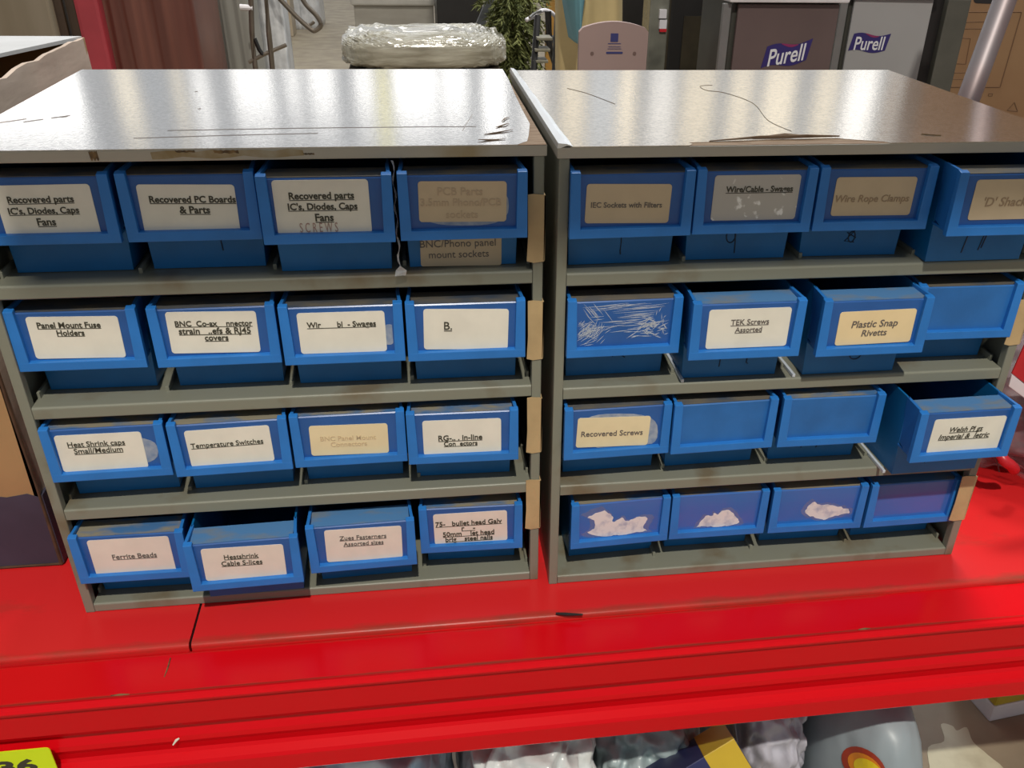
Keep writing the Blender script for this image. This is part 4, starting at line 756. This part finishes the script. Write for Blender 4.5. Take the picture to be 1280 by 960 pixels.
# conifer
t = thing('artificial_conifer', 'dark green artificial conifer standing behind the wrapped load', 'tree', (at_y(640, 60, 5.4).x, 5.4, FZ))
zc = at_y(640, 40, 5.4).z-FZ
bm = bmesh.new(); tube(bm, [(0, 0, 0), (0.01, 0, zc*0.6), (0, 0, zc+0.3)], [0.03, 0.025, 0.01], 10); obj('trunk', bm, mat('bark', (0.06, 0.04, 0.025), 0.8, var=0.3), t)
bm = bmesh.new(); random.seed(21)
for i in range(420):
    zz_ = zc+0.45-random.random()*1.0; an = random.uniform(0, 2*math.pi); l = random.uniform(0.12, 0.27); droop = random.uniform(-0.5, -0.1)
    dr = Vector((math.cos(an), math.sin(an), droop)).normalized(); b0 = Vector((0, 0, zz_))
    pts_ = [b0+dr*l*s+Vector((0, 0, -0.10*s*s*l/0.2)) for s in (0, .33, .66, 1)]
    for s in range(36):
        f = s/36; bp_ = pts_[0].lerp(pts_[3], 0.15+0.85*f)+Vector((0, 0, -0.05*f*f)); nd = (dr+Vector((random.uniform(-1, 1), random.uniform(-1, 1), random.uniform(-1.0, .5)))*0.9).normalized()*random.uniform(0.03, 0.06)
        sd = nd.cross(Vector((random.uniform(-1, 1), random.uniform(-1, 1), 1))).normalized()*0.007
        tri = [bm.verts.new(bp_-sd), bm.verts.new(bp_+sd), bm.verts.new(bp_+nd)]; bm.faces.new(tri)
obj('needles', bm, mat('conifer_green', (0.17, 0.18, 0.05), 0.7, color2=(0.07, 0.085, 0.02), vscale=7), t)
random.seed(5)
# stepladder and bicycle handlebar
t = thing('stepladder', 'dark stepladder with pale treads beside the conifer', 'ladder', (0, 0, 0)); YL = 3.6
bm = bmesh.new()
for u0_, u1_ in ((672, 654), (697, 682)):
    p0, p1 = at_y(u0_, 20, YL), at_y(u1_, 95, YL); d_ = (p1-p0); k_ = (FZ-p0.z)/d_.z; tube(bm, [p0, Vector((p0.x+d_.x*k_*0.55, YL-0.35, FZ))], 0.014, 8)
obj('rails', bm, M['black'], t)
for v_, x_ in ((47, 0), (61, 0), (75, 0)):
    pa, pb = at_y(672-(v_-35)*0.19, v_, YL-0.05), at_y(691-(v_-35)*0.19, v_, YL-0.05); bm = bmesh.new(); box(bm, pa.x, pb.x, YL-0.10, YL-0.0, pa.z-0.006, pa.z+0.006, 0.003); obj('tread', bm, M['grey_in'], t)
t = thing('bicycle', 'bicycle with white handlebar and dark wheel half hidden behind the right cabinet', 'bicycle', (0, 0, 0)); YBk = 3.9
bm = bmesh.new(); hc = at_y(685, 14, YBk)
tube(bm, smooth_path([at_y(658, 25, YBk-0.1), at_y(668, 20, YBk-0.05), at_y(678, 13, YBk), at_y(688, 15, YBk+0.03), at_y(697, 21, YBk+0.06), at_y(708, 13, YBk+0.1)]), 0.009, 10); obj('handlebar', bm, M['whiteplas'], t, smooth=True)
bm = bmesh.new(); tube(bm, smooth_path([at_y(676, 14, YBk-0.04), at_y(668, 17, YBk-0.08), at_y(662, 22, YBk-0.12)]), 0.006, 8); obj('brake_lever', bm, M['steel'], t)
bm = bmesh.new(); wc = Vector((at_y(712, 70, YBk+0.1).x, YBk+0.1, FZ+0.33)); R_ = 0.31
tube(bm, [wc+Vector((math.cos(a2)*R_*0.45, math.sin(a2)*R_*0.5, 0)) if False else wc+Vector((math.cos(a2)*R_*0.35, math.cos(a2)*R_*0.93, math.sin(a2)*R_)) for a2 in [2*math.pi*i/40 for i in range(40)]], 0.022, 10, True); obj('tyre', bm, M['black'], t, smooth=True)
bm = bmesh.new()
tube(bm, [wc+Vector((math.cos(a2)*R_*0.31, math.cos(a2)*R_*0.84, math.sin(a2)*R_*0.9)) for a2 in [2*math.pi*i/40 for i in range(40)]], 0.010, 8, True)
for i in range(16):
    a2 = 2*math.pi*i/16; tube(bm, [wc, wc+Vector((math.cos(a2)*R_*0.31, math.cos(a2)*R_*0.84, math.sin(a2)*R_*0.9))], 0.002, 5)
obj('rim', bm, M['steel'], t)
bm = bmesh.new(); tube(bm, [wc+Vector((-0.03, 0.01, 0)), Vector((hc.x+0.01, hc.y, hc.z-0.15)), hc], 0.016, 10); tube(bm, [wc+Vector((0.03, 0.01, 0)), Vector((hc.x+0.012, hc.y+0.03, hc.z-0.15))], 0.014, 10); obj('fork', bm, M['black'], t)
bm = bmesh.new(); tube(bm, [Vector((hc.x, hc.y, hc.z-0.12)), Vector((hc.x+0.45, hc.y+0.75, hc.z-0.2)), Vector((hc.x+0.50, hc.y+0.8, FZ+0.33))], 0.018, 10); obj('frame', bm, M['black'], t)
t, bm, w, h = seg_box('wooden_panel', 'orange-brown wooden panel behind the bicycle handlebar', 'panel', 682, 702, -40, 6.0, 0.05, None); obj('panel', bm, mat('orange_wood', (0.33, 0.17, 0.030), 0.5, var=0.3, vscale=5), t)
# yellow cloth and blue cushion
t = thing('yellow_cloth', 'pale yellow cloth hanging in folds behind the rounded board', 'cloth', (0, 0, 0)); YC = 2.7
def drape(u0_, u1_, tipv, y, m, par, nm, amp, seed, taper=0.0):
    bm = bmesh.new(); nx_, nz_ = 40, 24; F = []; B = []
    for j in range(nz_+1):
        v_ = -40+(tipv+40)*j/nz_; sh = taper*(j/nz_); rf = []; rb2 = []
        for i in range(nx_+1):
            f = i/nx_; u_ = u0_+(u1_-u0_)*(sh*0.5+f*(1-sh)); p_ = at_y(u_, v_, y); dd = amp*math.sin(f*11+seed+j*0.08)+amp*0.3*math.sin(f*23+seed*3)-0.08*math.sin(math.pi*f)
            rf.append(bm.verts.new((p_.x, y+dd, p_.z))); rb2.append(bm.verts.new((p_.x, y+0.12, p_.z)))
        F.append(rf); B.append(rb2)
    for j in range(nz_):
        for i in range(nx_):
            bm.faces.new((F[j][i], F[j][i+1], F[j+1][i+1], F[j+1][i])); bm.faces.new((B[j][i], B[j+1][i], B[j+1][i+1], B[j][i+1]))
        bm.faces.new((F[j][0], F[j+1][0], B[j+1][0], B[j][0])); bm.faces.new((F[j][-1], B[j][-1], B[j+1][-1], F[j+1][-1]))
    for i in range(nx_):
        bm.faces.new((F[0][i], B[0][i], B[0][i+1], F[0][i+1])); bm.faces.new((F[-1][i], F[-1][i+1], B[-1][i+1], B[-1][i]))
    return obj(nm, bm, m, par, smooth=True)
drape(700, 778, 330, YC, mat('yellow_fabric', (0.62, 0.48, 0.24), 0.8, var=0.15, vscale=8), t, 'cloth', 0.012, 1.0)
t = thing('blue_cloth', 'light blue pointed cloth hanging over the yellow cloth', 'cloth', (0, 0, 0))
drape(702, 738, 52, YC-0.25, mat('blue_fabric', (0.13, 0.30, 0.36), 0.8, var=0.1, vscale=8), t, 'cloth', 0.006, 2.0, 0.86)
# rounded pinkish board with small blue print
t = thing('rounded_board', 'pinkish board with arched top and small blue print behind the right cabinet', 'board', (0, 0, 0)); YH = 1.9
pl, pr = at_y(724, 50, YH), at_y(810, 50, YH); zc_ = at_y(767, 27, YH).z; zs_ = at_y(767, 37, YH).z; w_ = pr.x-pl.x
out = [(pl.x+0.002, FZ), (pl.x, zs_-0.006)] + [(pl.x+w_*i/20, zs_+(zc_-zs_)*math.sin(math.pi*i/20)**0.8) for i in range(1, 20)] + [(pr.x, zs_-0.006), (pr.x-0.002, FZ)]
bm = bmesh.new(); plate_xz(bm, out, YH, YH+0.018); obj('panel', bm, mat('pinkish_board', (0.36, 0.255, 0.24), 0.5, var=0.05, vscale=5), t)
M['navyprint'] = mat('navy_logo', (0.035, 0.04, 0.16), 0.5)
bm = bmesh.new(); q = at_y(768, 47, YH)
plate_xz(bm, rounded(0.021, 0.021, 0.0015, 3, q.x, q.z), YH-0.0012, YH+0.0002)
for v_, wd_, hh in ((54.5, 0.036, 0.0016), (58.5, 0.034, 0.0010), (61, 0.038, 0.0010), (66, 0.046, 0.005)):
    q = at_y(768, v_, YH); plate_xz(bm, rounded(wd_, hh, hh*0.3, 2, q.x, q.z), YH-0.0012, YH+0.0002)
tag(obj('print', bm, M['navyprint'], t), 'small navy square logo and lines of fine print')
bm = bmesh.new()
for u_ in (740, 793):
    q = at_y(u_, 67, YH); plate_xz(bm, rounded(0.010, 0.010, 0.0049, 4, q.x, q.z), YH-0.001, YH+0.0002)
obj('screw_hole', bm, mat('hole_shadow_brown', (0.16, 0.10, 0.09), 0.6), t)
# black rounded chair back
t = thing('black_chair', 'black rounded chair back behind the rounded board', 'chair', (0, 0, 0)); q = at_y(800, 0, 3.2)
bm = bmesh.new(); blob(bm, (q.x, 3.22, q.z-0.02), (0.145, 0.05, 0.22), 4, 0.03, 2, 1.0, squash=0.75); obj('backrest', bm, M['black'], t, smooth=True)
bm = bmesh.new(); tube(bm, smooth_path([(q.x, 3.26, q.z-0.1), (q.x, 3.34, q.z-0.35), (q.x, 3.5, FZ+0.45)]), 0.03, 10); obj('back_support', bm, M['black'], t)
bm = bmesh.new(); blob(bm, (q.x, 3.55, FZ+0.47), (0.24, 0.24, 0.05), 3, 0.02, 2, 2.0, squash=0.7); obj('seat', bm, M['black'], t, smooth=True)
bm = bmesh.new(); tube(bm, [(q.x, 3.55, FZ+0.43), (q.x, 3.55, FZ+0.08)], 0.03, 10)
for i in range(5):
    a2 = 2*math.pi*i/5+0.3; tube(bm, [(q.x, 3.55, FZ+0.1), (q.x+0.27*math.cos(a2), 3.55+0.27*math.sin(a2), FZ+0.03)], [0.025, 0.028], 8)
obj('base', bm, M['black'], t)
# clear sleeve with red and white label
M['sleeve'] = mat('smoky_clear_plastic', (0.19, 0.19, 0.16), 0.12, color2=(0.10, 0.10, 0.085), vscale=10, bump=0.3, bscale=25, spec=0.8)
t, bm, w, h = seg_box('plastic_sleeve', 'smoky clear plastic sleeve with red and white tag beside the black chair', 'packaging', 811, 834, -40, 2.3, 0.10, None, vref=40, bev=0.004); obj('sleeve', bm, M['sleeve'], t)
for v0_, v1_, mm, nm in ((12, 23, M['whiteplas'], 'tag'), (25, 36, M['whiteplas'], 'tag'), (36, 40, M['redpart'], 'red_band')):
    pa, pb = at_y(825, v0_, 2.29), at_y(833, v1_, 2.29); bm = bmesh.new(); box(bm, pa.x-t.location.x, pb.x-t.location.x, -0.010, 0.0, pb.z-FZ, pa.z-FZ); obj(nm, bm, mm, t)
# dark glazed cabinet
t, bm, w, h = seg_box('dark_cabinet', 'dark glass-fronted cabinet left of the two sanitiser stands', 'cabinet', 834, 896, -40, 2.5, 0.3, None); obj('body', bm, M['black'], t)
bm = bmesh.new(); box(bm, -w*0.22, w*0.42, -0.004, 0.0, h-0.42, h-0.14); tag(obj('panel', bm, mat('dark_brown_reflection', (0.045, 0.038, 0.024), 0.25, var=0.5, vscale=8), t), 'dull brown reflection painted on its front')  # brownish reflection painted on the cabinet front as a thin plate
# two sanitiser dispenser stands
M['stand_shaded'] = mat('shaded_grey_panel', (0.115, 0.080, 0.078), 0.4, var=0.12, vscale=6)  # same kind of stand as the grey one, its shade painted in darker
M['stand_grey'] = mat('pale_grey_panel', (0.33, 0.325, 0.33), 0.4, var=0.06, vscale=6)
M['stand_side'] = mat('olive_black_side', (0.040, 0.040, 0.032), 0.5, var=0.2)
M['stand_edge'] = mat('grey_metal_edge', (0.20, 0.20, 0.20), 0.35, metal=0.3, var=0.1)
M['logo_navy'] = mat('logo_navy_blue', (0.025, 0.018, 0.13), 0.4); M['logo_white'] = mat('logo_white', (0.66, 0.66, 0.70), 0.4); M['logo_red'] = mat('logo_magenta', (0.22, 0.02, 0.10), 0.4)
def stand(u0_, u1_, vtop, y, m, label, lu, lv, lw, rz, side, tilt):
    a_, b_ = at_y(u0_, 60, y), at_y(u1_, 60, y); zt_ = at_y((u0_+u1_)/2, vtop, y).z; w_ = (b_.x-a_.x)/math.cos(rz); h_ = zt_-FZ
    t = thing('dispenser_stand', label, 'dispenser', (a_.x, y, FZ), rz, 'sanitiser dispenser stands')
    dp = 0.24
    bm = bmesh.new(); box(bm, 0.0, w_, 0.012, dp, 0.0, h_, 0.006); obj('housing', bm, M['stand_side'], t)
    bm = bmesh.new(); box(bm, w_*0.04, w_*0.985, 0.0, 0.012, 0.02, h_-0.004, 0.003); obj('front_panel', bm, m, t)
    bm = bmesh.new(); box(bm, -0.026, -0.006, 0.0, 0.012, 0.0, h_-0.003, 0.002); obj('metal_edge', bm, M['stand_edge'], t)
    bm = bmesh.new(); box(bm, -0.018, w_+0.012, -0.018, dp+0.01, h_, h_+0.014, 0.006); obj('lid', bm, M['whiteplas'], t)
    if side:
        bm = bmesh.new(); e0, e1 = (at_y(1166, 60, y).x-a_.x)/math.cos(rz), (at_y(1192, 60, y).x-a_.x)/math.cos(rz)
        box(bm, w_, e0, 0.03, dp, 0.0, h_-0.002); obj('dark_gap', bm, M['black'], t)
        bm = bmesh.new(); box(bm, e0, e1, 0.004, dp, 0.0, h_, 0.004); obj('side_panel', bm, mat('shaded_olive_panel', (0.085, 0.082, 0.068), 0.5, var=0.15), t)  # shade of the right column painted in as dark olive
        w_ = e1
    # logo: waving flag with white lettering
    q = at_y(lu, lv, y); lx = (q.x-a_.x)/math.cos(rz); lz = q.z-FZ; hh = lw*0.42; n = 16; up = []; dn = []
    for i in range(n+1):
        f = i/n; xx = lx-lw/2+lw*f; wv = 0.10*hh*math.sin(f*2*math.pi+0.4)+tilt*(f-0.5)*lw
        up.append((xx+0.10*hh, lz+hh*0.5+wv)); dn.append((xx-0.10*hh, lz-hh*0.5+wv))
    bm = bmesh.new(); plate_xz(bm, up+dn[::-1], -0.0012, 0.0004); lg = obj('logo_flag', bm, M['logo_navy'], t)
    bm = bmesh.new(); i0, i1 = 5, 12
    plate_xz(bm, up[i0:i1]+[(x_, z_-hh*0.13*math.sin(math.pi*(j+0.5)/(i1-i0))) for j, (x_, z_) in enumerate(up[i0:i1])][::-1], -0.0018, -0.0010); obj('swoosh', bm, M['logo_red'], lg)
    bm, k_ = text_mesh('Purell', width=lw*0.82, height=hh*0.80, bold=0.012, shear=0.12)
    for v in bm.verts: v.co = Vector((v.co.x+lx, v.co.y-0.0020, v.co.z+lz-hh*0.03+tilt*v.co.x))
    obj('lettering', bm, M['logo_white'], lg)
    return t
stand(912, 1045, 3, 1.55, M['stand_shaded'], 'sanitiser stand painted in shaded mauve-grey with blue and white logo, left of the pair', 984, 68, 0.114, 0.03, 0, 0.16)
stand(1054, 1150, -4, 1.75, M['stand_grey'], 'pale grey sanitiser stand with blue and white logo, right of the pair', 1085, 53, 0.098, -0.12, 1, 0.02)
# printed carton and pole at the right
t = thing('printed_carton', 'tall brown carton with printed outlines at the top right', 'box', (0, 0, 0), 0.0); YK = 2.15
pk = at_y(1165, 60, YK); wK = 1.0
M['carton'] = mat('brown_carton', (0.27, 0.155, 0.075), 0.7, color2=(0.24, 0.13, 0.062), vscale=5)
kt = thing('dummy', 'x', 'x'); bpy.data.objects.remove(kt)
t.location = (pk.x, YK, FZ); t.rotation_euler = (0, 0, -0.35)
bm = bmesh.new(); box(bm, 0.0, wK, 0.0, 0.4, 0.0, 1.62, 0.004); obj('carton', bm, M['carton'], t)
bm = bmesh.new()
def carton_xz(u_, v_):
    d_ = ray(u_, v_); n_ = Vector((math.sin(-0.35), -math.cos(-0.35), 0)); o_ = Vector(t.location)
    s_ = (o_-CAM).dot(n_)/d_.dot(n_); p_ = CAM+d_*s_-o_; c_, q_ = math.cos(0.35), math.sin(0.35)
    return (c_*p_.x-q_*p_.y, p_.z)
def rect_line(pts_, r_=0.0016, close=True):
    P_ = [Vector((x_, -0.0006, z_)) for x_, z_ in [carton_xz(*p_) for p_ in pts_]]
    for p_, q_ in zip(P_, P_[1:]+([P_[0]] if close else [])): tube(bm, [p_, q_], r_, 5)
rect_line([(1196, 15), (1277, 15), (1250, 109), (1172, 109)]); rect_line([(1190, 28), (1240, 27)], 0.0012, False); rect_line([(1190, 36), (1236, 36)], 0.0012, False)
rect_line([(1192, 47), (1213, 48), (1207, 80), (1182, 79)], 0.0010); rect_line([(1178, 91), (1225, 91)], 0.0010, False); rect_line([(1174, 99), (1220, 99)], 0.0010, False)
rect_line([(1268, 128), (1259, 138), (1272, 139)], 0.0014); rect_line([(1236, 117), (1241, 117), (1240, 120), (1235, 120)], 0.0010)
obj('printed_lines', bm, mat('brown_print', (0.13, 0.065, 0.03), 0.7), t)
xh, zh = carton_xz(1236, -1); bm = bmesh.new(); plate_xz(bm, rounded(0.085, 0.024, 0.011, 5, xh, zh), -0.0012, 0.0003); tag(obj('hand_hole', bm, M['black'], t), 'dark hand hole')
t = thing('metal_pole', 'leaning bare metal pole in front of the brown carton', 'pole', (0, 0, 0))
p0, p1 = at_y(1210, 125, 0.75), at_y(1256, 0, 0.80); d_ = (p1-p0).normalized(); k_ = (-0.003+0.003-p0.z)/d_.z
bm = bmesh.new(); pf = p0+d_*k_; tube(bm, [Vector((pf.x, pf.y, FZ+0.0)) if pf.y > 0.70 else pf, p0, p1, p1+d_*0.5], 0.0185, 20); obj('tube', bm, mat('scuffed_galvanised', (0.30, 0.29, 0.31), 0.5, metal=0.7, color2=(0.26, 0.17, 0.16), vscale=6, stretch=(1, 1, 0.4)), t, smooth=True)

# ------------------------------------------------------------------ under the shelf
def film(name, c1, c2, al, sc=7): return mat(name, c1, 0.2, color2=c2, vscale=sc*1.6, bump=0.7, bscale=34, spec=0.7, alpha=al, stretch=(1, 1, 0.35))
BAGS = [('clear bluish plastic bag heaped under the left end of the beam', (0.250, 0.03, -0.325), (0.105, 0.165, 0.175), (0.62, 0.76, 0.86), (0.36, 0.47, 0.56), 1.0),
        ('crumpled whitish plastic bag under the middle of the beam', (0.440, 0.03, -0.325), (0.085, 0.165, 0.175), (0.74, 0.78, 0.78), (0.48, 0.53, 0.54), 2.0),
        ('pale green tinted plastic bag under the beam left of the navy carton', (0.595, 0.10, -0.345), (0.072, 0.16, 0.155), (0.60, 0.72, 0.74), (0.32, 0.41, 0.43), 3.0),
        ('greyish lilac plastic bag right of the navy carton', (0.745, 0.115, -0.345), (0.062, 0.16, 0.155), (0.60, 0.60, 0.68), (0.34, 0.33, 0.39), 4.0)]
for lab, c, r, c1, c2, sd in BAGS:
    bm = bmesh.new(); blob(bm, c, r, 6, 0.12, 3.0, sd*3.3, FZ+0.001, 0.7, 0.7); tag(obj('plastic_bag', bm, film('film_%d' % sd, c1, c2, 1.0), None, smooth=True), lab, 'bag', 'plastic bags under the shelf')
t = thing('sack', 'grey-blue sack with round orange and yellow logo under the shelf', 'sack', (0.868, 0.06, FZ))
bm = bmesh.new(); blob(bm, (0, 0, 0.150), (0.060, 0.18, 0.165), 5, 0.05, 2.0, 6.0, 0.001, 0.2, 0.75); sk_bm = bm.copy(); sk = obj('bag', bm, mat('grey_blue_sack', (0.36, 0.43, 0.47), 0.4, var=0.25, vscale=6, bump=0.3, bscale=20), t, smooth=True)

from mathutils.bvhtree import BVHTree
tree = BVHTree.FromBMesh(sk_bm); off = Vector(t.location)
def decal(u_, v_, du, dv, rot, m, nm, lift, par, n=24):
    """oval patch lying on the sack's surface"""
    c_, s_ = math.cos(rot), math.sin(rot); bm = bmesh.new(); rings = []
    for rr in (0.02, 0.35, 0.7, 1.0):
        ring = []
        for i in range(n):
            a_ = 2*math.pi*i/n; x_, y_ = du*rr*math.cos(a_), dv*rr*math.sin(a_)
            d_ = ray(u_+c_*x_-s_*y_, v_+s_*x_+c_*y_).normalized(); hit = tree.ray_cast(CAM-off, d_)
            if hit[0] is None: hit = (CAM-off+d_*1.3, -d_)
            ring.append(bm.verts.new(hit[0]-d_*lift))
        rings.append(ring)
    for r0_, r1_ in zip(rings, rings[1:]):
        for k in range(n): bm.faces.new((r0_[k], r0_[(k+1) % n], r1_[(k+1) % n], r1_[k]))
    bm.faces.new(rings[0])
    return obj(nm, bm, m, par)
lg = decal(1080, 958, 32, 20, 0.65, mat('logo_brown_orange', (0.36, 0.045, 0.02), 0.4), 'round_logo', 0.0015, t)
decal(1082, 960, 26, 14.5, 0.65, mat('logo_orange', (0.72, 0.24, 0.02), 0.4), 'inner_ring', 0.0025, lg)
decal(1086, 964, 22, 12, 0.65, mat('logo_yellow', (0.80, 0.60, 0.02), 0.4), 'centre', 0.0035, lg)
# navy and yellow carton leaning on the bags
ax = (RGT*0.856+UPV*0.517).normalized(); bx_ = (RGT*0.60-UPV*0.80); nrm = fwd.copy(); bx_ = (bx_-ax*bx_.dot(ax)).normalized()
P0 = at_z(918, 923, -0.185)
t = thing('small_carton', 'navy carton with a yellow end band tilted among the bags', 'box', P0)
def obox(nm, a0, a1, m, e=0.0, par=None):
    bm = bmesh.new(); C_ = lambda a, b_, n: ax*a+bx_*b_+nrm*n
    hexa(bm, [C_(a0, -e, -e), C_(a1, -e, -e), C_(a1, 0.13+e, -e), C_(a0, 0.13+e, -e), C_(a0, -e, 0.07+e), C_(a1, -e, 0.07+e), C_(a1, 0.13+e, 0.07+e), C_(a0, 0.13+e, 0.07+e)], 0.001); return obj(nm, bm, m, par or t)
obox('carton', -0.15, 0.0, mat('navy_carton', (0.030, 0.035, 0.13), 0.35, var=0.3, vscale=10))
obox('yellow_band', -0.040, -0.0005, mat('yellow_band', (0.62, 0.43, 0.03), 0.4, var=0.1), 0.0006)
# paint splash on the concrete and white container with yellow top
sp = [at_z(u_, v_, FZ) for u_, v_ in ((1163, 966), (1160, 935), (1180, 927), (1176, 906), (1190, 908), (1196, 914), (1208, 910), (1216, 928), (1234, 944), (1252, 966))]
P_ = [Vector((p_.x, p_.y, 0)) for p_ in sp]; P_ = smooth_path(P_+[P_[0]], 4)[:-1]
bm = bmesh.new(); plate_xy(bm, [(p_.x, p_.y) for p_ in P_], FZ, FZ+0.0015); tag(obj('paint_spill', bm, mat('cream_paint', (0.60, 0.58, 0.42), 0.5, color2=(0.45, 0.42, 0.29), vscale=16, thresh=(0.3, 0.5))), 'dried cream paint spill on the concrete floor at the lower right', 'spill')
pa, pb = at_z(1236, 903, FZ), at_z(1282, 893, FZ); t = thing('paint_carton', 'white container with yellow upper part standing on the floor at lower right', 'container', (pa.x, pa.y, FZ), math.atan2(pb.y-pa.y, pb.x-pa.x)); wd2 = (pb-pa).length
bm = bmesh.new(); hexa(bm, [(0, 0, 0), (wd2, 0, 0), (wd2, 0.14, 0), (0, 0.14, 0), (0.004, 0.004, 0.030), (wd2, 0.004, 0.030), (wd2, 0.14, 0.030), (0.004, 0.14, 0.030)], 0.004); obj('white_base', bm, M['whiteplas'], t)
bm = bmesh.new(); hexa(bm, [(0.004, 0.004, 0.030), (wd2, 0.004, 0.030), (wd2, 0.14, 0.030), (0.004, 0.14, 0.030), (0.012, 0.012, 0.20), (wd2-0.006, 0.012, 0.20), (wd2-0.006, 0.13, 0.20), (0.012, 0.13, 0.20)], 0.004); obj('yellow_top', bm, mat('mustard_plastic', (0.50, 0.36, 0.03), 0.4, var=0.15), t)
